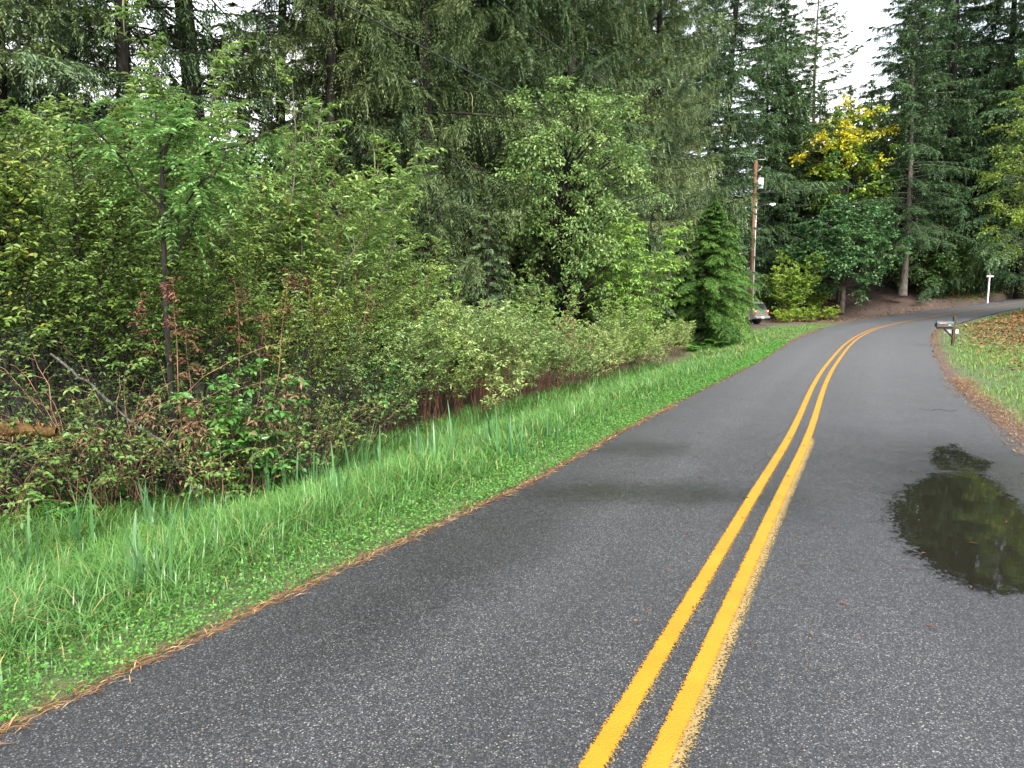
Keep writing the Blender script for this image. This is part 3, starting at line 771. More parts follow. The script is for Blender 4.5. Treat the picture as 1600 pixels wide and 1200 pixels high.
# ------------------------------------------------------------------ verge grass (uncountable stuff)
def along(P, y0, y1, n, g):
    """n random points on an edge curve between two world y values, with outward normal"""
    m = (P[:, 1] >= y0) & (P[:, 1] <= y1)
    Q = P[m]; T = nrm(np.gradient(P, axis=0))[m]
    ds = np.concatenate([[0], np.cumsum(np.linalg.norm(np.diff(Q, axis=0), axis=1))])
    s = g.uniform(0, ds[-1], n)
    p = np.stack([np.interp(s, ds, Q[:, 0]), np.interp(s, ds, Q[:, 1])], 1)
    t = nrm(np.stack([np.interp(s, ds, T[:, 0]), np.interp(s, ds, T[:, 1])], 1))
    return p, np.stack([-t[:, 1], t[:, 0]], 1)
g = np.random.default_rng(11)
mb = MB()
for y0, y1, n, wmax, ws in ((0.5, 6, 42000, 4.1, 1.), (6, 12, 40000, 4.1, 1.15), (12, 22, 34000, 3.7, 1.7), (22, 34, 17000, 2.9, 2.5), (34, 47, 12000, 3.0, 3.3), (47, 57, 6000, 2.0, 3.5)):
    p, nn = along(LD, y0, y1, n, g)
    o_ = .10 + wmax * g.uniform(0, 1, n)**.85
    q = p + nn * o_[:, None]
    clump = wob(q[:, 0], q[:, 1], 3.5)
    H = (.05 + .30 * sstep(o_, .15, 1.1)) * (1 + .35 * clump) * g.uniform(.55, 1.25, n)
    H *= np.where(o_ > 3.2, 1.25, 1.0) * (.45 if y0 >= 34 else (.75 if y0 >= 22 else 1))
    kp = g.uniform(0, 1, n) < (1 - .75 * sstep(o_, 3.0, 4.1)) * (.55 + .45 * sstep(clump, -1.3, -.3))
    kp &= drive_mask(q[:, 0], q[:, 1]) < .35
    q, H, o_, clump = q[kp], np.maximum(H[kp], .03), o_[kp], clump[kp]
    n = len(q)
    base_ = np.concatenate([q, ground(q[:, 0], q[:, 1])[:, None] - .01], 1)
    r = np.clip(.38 + .2 * clump + g.normal(0, .16, n) - .25 * sstep(o_, 2.9, 4.2), 0, .95)
    r = np.where(g.uniform(0, 1, n) < (.04 + (.12 if y0 >= 22 else 0)), 1., r)
    blades(mb, g, base_, H, np.clip(g.normal(.78, .27, n), .1, 1.25), g.uniform(.0022, .0048, n) * ws, r)
o = link("verge_grass", mb.mesh("verge_grass", M['grass']))
o["kind"] = "stuff"; o["label"] = "lush bright green grass on the verge left of the road"; o["category"] = "grass"

mb = MB()          # short mixed grass on the bank by the mailbox
for y0, y1, n, wmax, ws in ((7, 16, 26000, 5., 1.2), (16, 28, 26000, 8., 1.9), (28, 52, 24000, 12., 3.0)):
    p, nn = along(RR, y0, y1, n, g)
    o_ = .25 + wmax * g.uniform(0, 1, n)**.8
    q = p - nn * o_[:, None]
    clump = wob(q[:, 0], q[:, 1], 1.6)
    kp = g.uniform(0, 1, n) < .25 + .75 * sstep(clump, -.9, .2) - .8 * sstep(o_, 1.5, 5.0) * sstep(q[:, 1], 14, 26)
    dlc, drc = side(q[:, 0], q[:, 1]); kp &= drc > .15
    q, clump, o_ = q[kp], clump[kp], o_[kp]; n = len(q)
    base_ = np.concatenate([q, ground(q[:, 0], q[:, 1])[:, None] - .01], 1)
    H = g.uniform(.05, .17, n) * (1 + .3 * clump) * (.6 + .4 * sstep(o_, .2, .8))
    r = np.clip(.4 + .2 * clump + g.normal(0, .2, n) + .25 * sstep(o_, 2, 7), 0, 1)
    blades(mb, g, base_, np.maximum(H, .03), np.clip(g.normal(.5, .25, n), .05, 1), g.uniform(.0025, .005, n) * ws, r)
o = link("bank_grass", mb.mesh("bank_grass", M['dry_grass']))
o["kind"] = "stuff"; o["label"] = "short patchy grass on the bank around the mailbox"; o["category"] = "grass"

mb = MB()          # creeping clover along the asphalt
p, nn = along(LD, 1.0, 30, 70000, g)
o_ = .06 + .75 * g.uniform(0, 1, len(p))**1.3
q = p + nn * o_[:, None]
kp = g.uniform(0, 1, len(q)) < np.maximum(sstep(wob(q[:, 0], q[:, 1], 4), -.8, .5), .55); q = q[kp]; n = len(q)
pos = np.concatenate([q, (ground(q[:, 0], q[:, 1]) + g.uniform(.015, .09, n))[:, None]], 1)
d = np.concatenate([g.normal(0, 1, (n, 2)), g.normal(0, .25, (n, 1))], 1)
sz = g.uniform(.011, .026, n) * np.interp(q[:, 1], [3, 30], [1, 1.9])
scatter(mb, LEAF[0], LEAF[1], pos, d, np.array([0, 0, 1.]) + g.normal(0, .3, (n, 3)), sz, np.clip(g.uniform(.1, .9, n), 0, 1), sz * .8)
o = link("clover", mb.mesh("clover", M['clover'])); o["kind"] = "stuff"; o["label"] = "low creeping clover between grass and asphalt edge"; o["category"] = "ground cover"

# fallen needles along both edges, leaves on the bank
mb = MB()
for P, y0, y1, n, lo, hi, sg in ((LD, .5, 12, 3600, -.05, .14, 1), (LD, 12, 46, 2200, -.06, .16, 1), (RR, 7, 16, 5000, -.15, .55, -1), (RR, 16, 45, 1500, -.1, .4, -1)):
    p, nn = along(P, y0, y1, n, g)
    q = p + sg * nn * (lo + (hi - lo) * np.clip(g.normal(.45, .22, n), 0, 1) + .06 * wob(p[:, 0], p[:, 1], 3))[:, None]
    a, b_ = side(q[:, 0], q[:, 1])
    z = np.where((a > 0) | (b_ > 0), ground(q[:, 0], q[:, 1], (a, b_)) + .03, hill(q[:, 0]) + .004) + g.uniform(0, .012, n)
    z = np.maximum(z, hill(q[:, 0]) * 0 + z)
    tan = np.stack([nn[:, 1], -nn[:, 0]], 1) + g.normal(0, .5, (n, 2))
    d = np.concatenate([tan, g.normal(0, .06, (n, 1))], 1)
    sz = g.uniform(.04, .13, n) * np.interp(q[:, 1], [4, 40], [1, 2.2])
    scatter(mb, DIAMOND[0], DIAMOND[1], np.concatenate([q, z[:, None]], 1), d, np.array([0, 0, 1.]) + g.normal(0, .1, (n, 3)), sz, g.uniform(0, 1, n)**1.2, sz * .05 + .0012 * np.interp(q[:, 1], [4, 40], [1, 6]))
o = link("needle_litter", mb.mesh("needle_litter", M['needle_litter'])); o["kind"] = "stuff"; o["label"] = "orange brown fallen needles lining both asphalt edges"; o["category"] = "litter"

mb = MB()
p, nn = along(RR, 9, 52, 52000, g)
q = p - nn * (.5 + 13 * g.uniform(0, 1, len(p))**.9)[:, None]
a, b_ = side(q[:, 0], q[:, 1])
kp = (b_ > .3) & (g.uniform(0, 1, len(q)) < sstep(b_, .4, 3.0) * sstep(q[:, 1], 8, 19) * (.55 + .45 * sstep(wob(q[:, 0], q[:, 1], 1.1), -.6, .6)))
q = q[kp]
# forest floor and driveway leaves beyond the bend
ql = CD[g.integers(90, 420, 420)] + g.normal(0, 1.1, (420, 2)); al_, bl_ = side(ql[:, 0], ql[:, 1]); ql = ql[(al_ < -.1) & (bl_ < -.1)]
stray = np.concatenate([ql, (hill(ql[:, 0]) + .012)[:, None]], 1)
q2 = np.stack([g.uniform(22, 48, 15000), g.uniform(56, 74, 15000)], 1); a2, b2 = side(q2[:, 0], q2[:, 1])
q2 = q2[(a2 > .1) & (g.uniform(0, 1, len(q2)) < 1 - .85 * drive_mask(q2[:, 0], q2[:, 1]))]
q = np.concatenate([q, q2]); n = len(q)
pos = np.concatenate([q, (ground(q[:, 0], q[:, 1]) + g.uniform(.01, .09, n))[:, None]], 1)
sz = g.uniform(.05, .11, n) * np.interp(q[:, 1], [10, 55], [.9, 1.8])
scatter(mb, LEAF[0], LEAF[1], pos, np.concatenate([g.normal(0, 1, (n, 2)), g.normal(0, .25, (n, 1))], 1), np.array([0, 0, 1.]) + g.normal(0, .35, (n, 3)), sz, np.clip(.5 + .25 * wob(q[:, 0], q[:, 1], .8) + g.normal(0, .2, n), 0, 1), sz * .75)
k_ = len(stray); scatter(mb, DIAMOND[0], DIAMOND[1], stray, np.concatenate([g.normal(0, 1, (k_, 2)), np.zeros((k_, 1))], 1), np.tile([0, 0, 1.], (k_, 1)), g.uniform(.02, .07, k_), g.uniform(0, .8, k_), g.uniform(.004, .02, k_))
o = link("leaf_litter", mb.mesh("leaf_litter", M['leaf_litter'])); o["kind"] = "stuff"; o["label"] = "rust brown fallen leaves over the bank and far roadside"; o["category"] = "litter"
#CONTINUE
# ------------------------------------------------------------------ plant prototypes
PR = {}
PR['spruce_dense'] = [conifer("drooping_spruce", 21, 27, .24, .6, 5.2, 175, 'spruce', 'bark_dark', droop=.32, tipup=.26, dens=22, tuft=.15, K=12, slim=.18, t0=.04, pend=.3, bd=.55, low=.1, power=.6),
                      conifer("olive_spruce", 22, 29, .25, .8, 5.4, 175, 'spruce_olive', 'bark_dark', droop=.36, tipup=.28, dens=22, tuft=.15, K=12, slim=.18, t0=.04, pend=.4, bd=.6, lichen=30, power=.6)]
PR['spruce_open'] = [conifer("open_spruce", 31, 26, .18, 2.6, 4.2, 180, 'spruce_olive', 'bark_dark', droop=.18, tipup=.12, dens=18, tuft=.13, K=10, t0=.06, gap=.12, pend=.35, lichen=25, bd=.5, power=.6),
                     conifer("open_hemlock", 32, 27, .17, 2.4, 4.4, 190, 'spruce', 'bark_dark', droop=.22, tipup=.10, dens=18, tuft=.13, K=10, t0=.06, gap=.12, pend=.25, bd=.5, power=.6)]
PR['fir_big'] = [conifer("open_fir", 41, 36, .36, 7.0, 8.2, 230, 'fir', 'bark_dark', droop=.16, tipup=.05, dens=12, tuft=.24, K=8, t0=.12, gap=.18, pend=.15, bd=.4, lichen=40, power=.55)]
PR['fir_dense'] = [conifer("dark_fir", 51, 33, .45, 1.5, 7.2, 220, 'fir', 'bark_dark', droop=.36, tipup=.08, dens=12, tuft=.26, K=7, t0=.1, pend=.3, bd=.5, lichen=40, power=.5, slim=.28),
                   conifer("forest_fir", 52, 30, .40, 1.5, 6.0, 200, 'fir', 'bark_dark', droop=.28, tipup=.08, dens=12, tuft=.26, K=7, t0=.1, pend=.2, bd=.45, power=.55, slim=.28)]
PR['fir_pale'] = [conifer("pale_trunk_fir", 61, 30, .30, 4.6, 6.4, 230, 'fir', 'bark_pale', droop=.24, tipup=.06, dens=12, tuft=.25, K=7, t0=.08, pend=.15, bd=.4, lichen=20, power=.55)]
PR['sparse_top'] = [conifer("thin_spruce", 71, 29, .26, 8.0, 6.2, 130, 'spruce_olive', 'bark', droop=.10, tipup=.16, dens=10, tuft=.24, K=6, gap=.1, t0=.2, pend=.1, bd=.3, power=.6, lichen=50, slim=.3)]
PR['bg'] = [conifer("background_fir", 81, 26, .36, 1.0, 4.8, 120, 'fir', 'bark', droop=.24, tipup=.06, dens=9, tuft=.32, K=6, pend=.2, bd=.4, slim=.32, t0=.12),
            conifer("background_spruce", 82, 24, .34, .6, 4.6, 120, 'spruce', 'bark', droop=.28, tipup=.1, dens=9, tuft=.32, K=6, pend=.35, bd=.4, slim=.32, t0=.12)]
PR['cedar'] = [conifer("cedar_front", 91, 8.6, .10, .10, 3.5, 190, 'cedar', 'bark_dark', droop=.30, tipup=-.10, dens=24, tuft=.14, K=9, t0=.1, bd=.5, power=.72, slim=.3, low=.45),
               conifer("cedar_back", 92, 9.8, .12, .2, 2.9, 140, 'cedar', 'bark_dark', droop=.25, tipup=-.10, dens=22, tuft=.14, K=9, t0=.1, bd=.5, power=.5, slim=.3)]
PR['young'] = [conifer("young_hemlock", 95, 9, .12, .2, 2.6, 100, 'spruce', 'bark_dark', droop=.3, tipup=-.05, dens=13, tuft=.15, K=6, bd=.5, power=.7),
               conifer("young_spruce", 96, 11, .14, .3, 2.9, 100, 'spruce_olive', 'bark_dark', droop=.3, tipup=.1, dens=12, tuft=.16, K=6, bd=.5, pend=.3)]
PR['crab'] = [broadleaf("apple", 101, 8.5, .17, 6.3, (3.2, 2.8, 3.6), 270, 95, .12, 'apple', 'bark_dark', cr=.5)]
PR['maple_gold'] = [broadleaf("gold_maple", 113, 16, .30, 12.0, (4.3, 4.0, 5.4), 230, 95, .23, 'maple_gold', 'alder_bark', cr=.75, flat=.6, asp=.95,
                    gold=lambda c, g: np.clip(.40 + g.normal(0, .13, len(c)) + .40 * sstep(c[:, 2], 9.5, 15.5) * (g.uniform(0, 1, len(c)) > .35), 0, 1))]
PR['maple'] = [broadleaf("green_maple", 121, 9, .24, 5.6, (4.4, 4.0, 3.9), 220, 105, .21, 'maple', 'alder_bark', cr=.7, flat=.35, asp=.95)]
PR['goldleaf'] = [broadleaf("yellow_alder", 131, 17, .26, 9.4, (5.2, 4.8, 7.6), 420, 90, .15, 'gold_green', 'alder_bark', cr=.7, base0=.1)]
PR['vine_maple'] = [broadleaf("vine_maple", 141, 6, .08, 3.3, (2.8, 2.6, 2.6), 120, 70, .16, 'under', 'alder_bark', cr=.55, flat=.35, asp=.9, base0=.05),
                    broadleaf("dogwood", 142, 5, .07, 2.6, (2.4, 2.4, 2.1), 110, 70, .15, 'under', 'alder_bark', cr=.5, flat=.4, asp=.8, base0=.05)]
PR['sapling'] = [shrub("sapling_a", 201, 4.9, 1.3, 6, 74, 15, .066, .55, 'sapling', 'bark_dark', t0=.45, tlen=.75, r0=.026, curve=1.4, upw=.25),
                 shrub("sapling_b", 202, 4.7, 1.4, 7, 64, 15, .062, .5, 'sapling', 'bark_dark', t0=.42, tlen=.7, r0=.022, curve=1.2, upw=.3)]
PR['willow'] = [shrub("willow_a", 211, 4.8, 1.5, 10, 44, 18, .095, .30, 'willow', 'alder_bark', t0=.36, tlen=.75, r0=.018, upw=.5),
                shrub("willow_b", 212, 4.6, 1.6, 10, 44, 17, .080, .42, 'willow', 'stem_red', t0=.36, tlen=.7, r0=.018, upw=.4)]
PR['hardhack'] = [shrub("hardhack_a", 221, 2.2, .75, 28, 14, 14, .068, .42, 'hardhack', 'stem_red', t0=.55, tlen=.34, r0=.008, upw=.9, base=.45, hvar=.4),
                  shrub("hardhack_b", 222, 2.0, .85, 28, 14, 14, .060, .45, 'hardhack', 'stem_red', t0=.5, tlen=.34, r0=.008, upw=.8, base=.5, hvar=.45)]
PR['hardhack'] += [shrub("hardhack_c", 223, 2.5, .6, 20, 13, 13, .058, .5, 'willow', 'stem_red', t0=.5, tlen=.42, r0=.008, upw=.7, base=.4, hvar=.6), shrub("hardhack_d", 224, 1.7, .9, 30, 10, 12, .066, .4, 'hardhack', 'stem_red', t0=.45, tlen=.3, r0=.007, upw=.9, base=.6, hvar=.6)]
PR['tan'] = [shrub("dead_stalk", 262, 1.6, .4, 4, 9, 6, .09, .35, 'tan', 'cane', t0=.55, tlen=.3, r0=.008, upw=-.3, hang=.9)]
PR['salal'] = [shrub("salal", 231, 1.75, .5, 16, 12, 8, .085, .62, 'salal', 'stem_red', t0=.12, tlen=.36, r0=.007, upw=.2, base=.3, hvar=.6)]
PR['bramble'] = [shrub("bramble_a", 241, 2.0, 1.6, 19, 6, 6, .062, .6, 'bramble', 'cane', t0=.25, tlen=.36, r0=.008, curve=1.3, arch=.33, base=.5, hvar=.5),
                 shrub("bramble_b", 242, 1.7, 1.5, 19, 6, 6, .058, .6, 'bramble', 'cane', t0=.2, tlen=.34, r0=.008, curve=1.2, arch=.33, base=.5, hvar=.6),
                 shrub("bramble_c", 243, 2.6, 1.9, 19, 6, 6, .058, .55, 'bramble', 'cane', t0=.3, tlen=.4, r0=.009, curve=1.6, arch=.3, base=.5, hvar=.5)]
PR['tangle'] = [shrub("tangle", 251, 2.8, 1.8, 42, 7, 2, .06, .5, 'under', 'bark_dark', t0=.2, tlen=.55, r0=.011, curve=1.1, arch=.2, base=.8, hvar=.6)]
PR['withered'] = [shrub("withered", 261, 2.9, .55, 3, 16, 9, .055, .5, 'rust', 'cane', t0=.72, tlen=.34, r0=.011, upw=.1, hang=.6)]
PR['bright'] = [shrub("bright_bush", 271, 1.5, .45, 14, 12, 12, .06, .5, 'elder', 'stem_red', t0=.35, tlen=.3, r0=.007, upw=.6)]
PR['bush_green'] = [shrub("tall_willow", 281, 5.2, 2.2, 20, 44, 18, .14, .36, 'bright_green', 'alder_bark', t0=.06, tlen=.95, r0=.03, upw=.35, hang=.5, curve=1.2)]
PR['bush_lime'] = [shrub("lime_bush", 291, 4.6, 2.2, 13, 28, 16, .17, .5, 'lime', 'alder_bark', t0=.08, tlen=1.0, r0=.03, upw=.35, curve=1.2)]
PR['salmonberry'] = [shrub("salmonberry", 301, 1.5, .9, 16, 9, 10, .17, .6, 'lime', 'cane', t0=.1, tlen=.55, r0=.01, base=.8)]
PR['understory'] = [shrub("understory", 311, 3.6, 1.9, 12, 22, 14, .15, .6, 'under', 'bark_dark', t0=.05, tlen=.9, r0=.02, curve=1.2)]
PR['fern'] = [fern("sword_fern", 321, 15, .95), fern("low_fern", 322, 11, .75)]

def iris_proto(seed, nb, H):
    g = np.random.default_rng(seed); m = MB()
    b = np.concatenate([g.normal(0, .09, (nb, 2)), np.zeros((nb, 1))], 1)
    blades(m, g, b, H * g.uniform(.55, 1.05, nb), np.clip(g.normal(.16, .12, nb), .02, .5), g.uniform(.009, .015, nb), g.uniform(0, 1, nb), seg=6)
    return m.mesh("iris", M['iris'])
IRIS = [iris_proto(1, 9, .75), iris_proto(2, 6, .85), iris_proto(3, 12, .62)]

_r = np.random.default_rng(77)
def put(proto, var, name, label, cat, px, Y, s=1., rz=None, group=None, sink=.05, sz=None, dz=None):
    parts = PR[proto][var % len(PR[proto])]
    x = W(px, Y)
    z = gz(x, Y) - sink if dz is None else dz
    t = thing(name, label, cat, (x, Y, z), _r.uniform(0, 6.28) if rz is None else rz, (s, s, s * (sz or 1)), group)
    for pn, me in parts:
        o = link(pn, me, t)
        if pn == 'hanging_moss': o['kind'] = 'stuff'
    return t

# ------------------------------------------------------------------ conifers left of the road
G1 = "conifers rising behind the left thicket"
for px, Y, v, s, lab in (
    (-60, 15.0, 0, .95, "slim spruce at the left edge with bare limbs crossing the upper corner"),
    (40, 17.5, 1, 1.0, "open hemlock behind the yellowish saplings in the upper left corner"),
    (130, 23.0, 0, 1.05, "spruce standing back between two nearer hemlocks on the upper left"),
    (215, 17.0, 1, 1.05, "dark hemlock above the forked sapling with drooping moss-green boughs"),
    (342, 19.5, 0, 1.5, "thick trunked spruce against the white sky left of centre"),
    (452, 25.0, 1, 1.1, "twin-looking slender conifer with clumped foliage against the white sky"),
    (508, 21.5, 0, 1.0, "pale barked slender spruce beside the dense drooping spruces")):
    put('spruce_open', v, "conifer_tree", lab, "tree", px, Y, s, group=G1)
G2 = "dense drooping spruces behind the low thicket"
for px, Y, v, s, lab in (
    (600, 24.0, 0, 1.0, "drooping spruce nearest the light green willows, left of the dense stand"),
    (672, 22.5, 1, .95, "olive spruce with hanging twigs reaching down to the low thicket"),
    (735, 27.0, 0, 1.1, "tall dark spruce filling the middle of the dense drooping stand"),
    (800, 27.5, 1, 1.0, "olive tinged spruce left of the pale green apple-like tree"),
    (868, 30.0, 0, 1.1, "dark spruce rising straight behind the pale green apple-like tree"),
    (945, 33.0, 1, 1.05, "moss hung spruce right of the pale green apple-like tree"),
    (1012, 37.0, 0, 1.05, "blue green spruce between the apple-like tree and the open big fir")):
    put('spruce_dense', v, "spruce_tree", lab, "tree", px, Y, s, group=G2)
for i, (px, Y, s) in enumerate(((600, 33, 1.0), (652, 35, 1.05), (705, 38, 1.05), (770, 36, 1.05), (835, 38, 1.1), (905, 40, 1.1), (975, 43, 1.1), (1040, 46, 1.0))):
    put('spruce_dense', i, "spruce_tree", "moss-green spruce standing in the second row behind the drooping spruces", "tree", px, Y, s, group="second row of spruces behind the drooping ones")
G3 = "young conifers filling the shade behind the thicket"
for i, (px, Y, s) in enumerate(((560, 20.5, .9), (640, 30, 1.1), (705, 32, 1.1), (775, 33, 1.1), (820, 27.5, .75), (900, 27.5, .8), (985, 30, .85), (330, 27, .8), (430, 30, .85), (520, 29, 1.0), (240, 25, .75), (120, 28, .8), (20, 24, .8), (1050, 41, 1.0), (-30, 19, .9), (70, 20.5, .85), (170, 20, .75), (275, 21.5, .75), (385, 22, .72), (470, 20, .8), (600, 18.5, .55), (680, 19.5, .6), (760, 21, .6))):
    put('young', i, "young_conifer", "young dark conifer in the shade between thicket and tall spruces", "tree", px, Y, s, group=G3)

put('fir_big', 0, "fir_tree", "huge open fir with dark trunk and long level boughs, left of the sky gap", "tree", 1132, 62, 1.18, rz=1.0)
put('sparse_top', 0, "spruce_tree", "thin sparse-topped spruce with bare upswept boughs against the sky gap", "tree", 1264, 73, 1.08, rz=.4)
for px, Y, s, lab in ((1103, 56, .8, "slim fir trunk just left of the huge open fir"), (1172, 68, .9, "slim fir just right of the huge open fir, behind the utility pole")):
    put('fir_pale', 0, "fir_tree", lab, "tree", px, Y, s)
# right of the gap
put('fir_pale', 0, "fir_tree", "fir with pale grey trunk beside the dirt driveway", "tree", 1405, 63, 1.0, rz=2.0, dz=2.2)
for px, Y, s, v, rz, lab in ((1545, 69, 1.15, 0, 0, "broad dark fir with drooping boughs above the white cross-shaped post"),
                    (1590, 62, 1.0, 0, 2.1, "dark fir behind the yellow-green tree on the right edge"),
                    (1455, 74, 1.0, 1, 1, "fir standing back between the pale trunk and the broad dark fir")):
    put('fir_dense', v, "fir_tree", lab, "tree", px, Y, s, rz=rz)
put('fir_dense', 1, "fir_tree", "shorter fir edging the right side of the sky gap", "tree", 1392, 78, .95, rz=3)
put('fir_dense', 0, "fir_tree", "fir between the pale trunk and the broad dark fir, nearest the road", "tree", 1472, 67, 1.05, rz=4)
put('fir_dense', 1, "fir_tree", "fir edging the left side of the sky gap behind the huge open fir", "tree", 1205, 68, .95, rz=2)
put('goldleaf', 0, "deciduous_tree", "yellow-green leafy tree along the right edge of the view", "tree", 1672, 44, 1.0, rz=.5)

# forest behind, which nothing tells apart
G4 = "dark background conifers of the forest"
_bgp = [(150, 33), (205, 36), (265, 32), (320, 35), (380, 33), (425, 37), (480, 34), (530, 36), (300, 45), (400, 48), (500, 47), (200, 48), (1205, 70), (1180, 66), (1160, 78), (1240, 76), (1215, 92), (1265, 84), (1100, 66), (1130, 72), (1310, 84), (1345, 80), (-60, 38), (30, 42), (110, 50), (560, 40), (625, 44), (690, 38), (755, 46), (820, 40), (880, 44), (940, 48), (1000, 46), (1050, 52), (1090, 72), (1075, 62), (1195, 74), (1225, 80), (1245, 88), (1290, 92), (1330, 96), (1360, 88), (1385, 80), (1425, 84), (1480, 88), (1530, 78), (1570, 84), (1620, 76), (1660, 66), (1700, 78), (1180, 90), (1120, 84), (1520, 70), (1440, 96)]
for i, (px, Y) in enumerate(_bgp):
    hs = .5 if 1060 < px < 1200 else (.47 if Y < 40 else .6) if 140 < px < 540 else (.78 + .1 * (i * 37 % 10) / 10 if 1150 < px < 1400 else (.9 + .25 * (i * 37 % 10) / 10))
    put('bg', i, "background_conifer", "dark conifer in the crowded forest behind the nearer trees", "tree", px, Y, hs, group=G4)
# understory beyond the bend
G5 = "understory bushes at the forest edge beyond the bend"
for i, (px, Y, s) in enumerate(((1225, 66, 1.3), (1260, 72, 1.4), (1300, 80, 1.4), (1345, 80, 1.3), (1380, 77, 1.2), (1430, 70, 1.0), (1465, 68, 1.1), (1500, 70, 1.2), (1555, 70, 1.2), (1600, 71, 1.2), (1640, 70, 1.2), (1200, 63, 1.1), (1150, 60, 1.2), (1100, 56, 1.3), (1060, 50, 1.2))):
    put('understory', i, "forest_bush", "dark green bush in the shaded forest edge beyond the bend", "bush", px, Y, s, group=G5)
for px, Y, v, s, lab in ((1440, 65, 0, 1.15, "layered vine maple right of the pale fir trunk"), (1492, 64, 1, 1.2, "rounded dark bush between the vine maple and the white post"), (1572, 65, 0, 1.1, "leafy bush right of the white cross-shaped post"), (1615, 63.5, 1, 1.0, "leafy bush at the right edge above the road")):
    put('vine_maple', v, "vine_maple", lab, "bush", px, Y, s)

# ------------------------------------------------------------------ single trees around the bend
put('crab', 0, "apple_tree", "pale green rounded tree in front of the dark spruces, mid picture", "tree", 888, 22.8, .82, rz=0, sz=1.14)
put('cedar', 0, "cedar_tree", "bright green drooping cedar closest to the road, left of the SUV", "tree", 1106, 30.5, .93, rz=0, sz=.77)
put('cedar', 1, "cedar_tree", "narrow bright green cedar between the roadside cedar and the SUV", "tree", 1140, 33.5, .42, rz=2.2, sz=1.4)
put('cedar', 1, "cedar_tree", "taller feathery cedar behind the two roadside cedars", "tree", 1106, 36.5, .80, rz=1, sz=.92)
put('bush_green', 0, "willow_bush", "tall bright green willow bush left of the roadside cedar", "bush", 968, 24.8, 1.06, rz=0)
put('bush_lime', 0, "hazel_bush", "yellow-green bush right behind the parked SUV", "bush", 1232, 59.5, 1.15, rz=0, sz=1.1)
put('bush_lime', 0, "hazel_bush", "smaller yellow-green bush between the SUV and the dirt driveway", "bush", 1272, 62, .62, rz=2)
put('young', 0, "young_conifer", "small hemlock between the cedars and the utility pole", "tree", 1128, 49, .80, rz=1.3)
put('maple_gold', 0, "maple_tree", "maple turning gold at its top below the sky gap", "tree", 1308, 65.5, 1.0, rz=0)
put('maple', 0, "maple_tree", "round blue-green maple below the gold topped maple", "tree", 1312, 61.5, .98, rz=0, dz=.7)
for px, Y, s, lab in ((1225, 57.5, .75, "low lime green berry bush just right of the SUV"), (1258, 58.5, .8, "low lime green berry bush in the middle of the row right of the SUV"), (1290, 59.5, .8, "low lime green berry bush nearest the driveway"), (1140, 46, .8, "low berry bush at the foot of the cedar, left of the SUV")):
    put('salmonberry', 0, "berry_bush", lab, "bush", px, Y, s)

# ------------------------------------------------------------------ near thicket on the left
def many(proto, name, cat, group, lst):
    for i, q in enumerate(lst):
        px, Y, s, lab = q[:4]
        put(proto, i, name, lab, cat, px, Y, s, group=group)
many('sapling', "sapling", "sapling", "leafy saplings of the left thicket", [
    (-70, 8.6, 1.14, "yellowish sapling at the very left edge of the thicket"),
    (10, 9.6, 1.14, "yellow-green sapling with thin dark stems, leftmost fully in view"),
    (85, 8.5, 1.06, "olive leaved sapling with several dark stems left of the forked sapling"),
    (165, 9.7, 1.12, "tall olive sapling close to the forked sapling"),
    (205, 8.4, 0.821, "short sapling just left of the forked dark trunk"),
    (330, 9.6, 0.8, "sapling directly behind the rust brown withered stems"),
    (410, 10.0, 0.68, "sapling between the withered stems and the light willows"),
    (480, 10.8, 0.62, "low sapling in front of the light green willows"),
    (560, 11.8, 0.62, "sapling with reddish leaves above the right end of the tangle"),
    (625, 12.8, 0.58, "small sapling where the tall thicket drops to the low bushes"),
    (110, 12.0, 1.14, "sapling standing behind the olive saplings on the left"),
    (250, 12.0, 1.14, "sapling standing behind the forked sapling")])
many('willow', "willow_shrub", "shrub", "light green willows behind the tangle", [
    (300, 11.2, 1.18, "light green willow behind the forked sapling"),
    (365, 12.6, 1.28, "light green willow tallest in the row left of centre"),
    (435, 12.2, 1.34, "light green willow with yellow tips below the slender conifers"),
    (500, 13.2, 1.28, "light green willow at the right end of the tall row"),
    (565, 14.2, 1.02, "shorter light green willow stepping down to the low thicket"),
    (635, 15.5, 0.87, "small willow with one tall shoot before the dark spruces")])
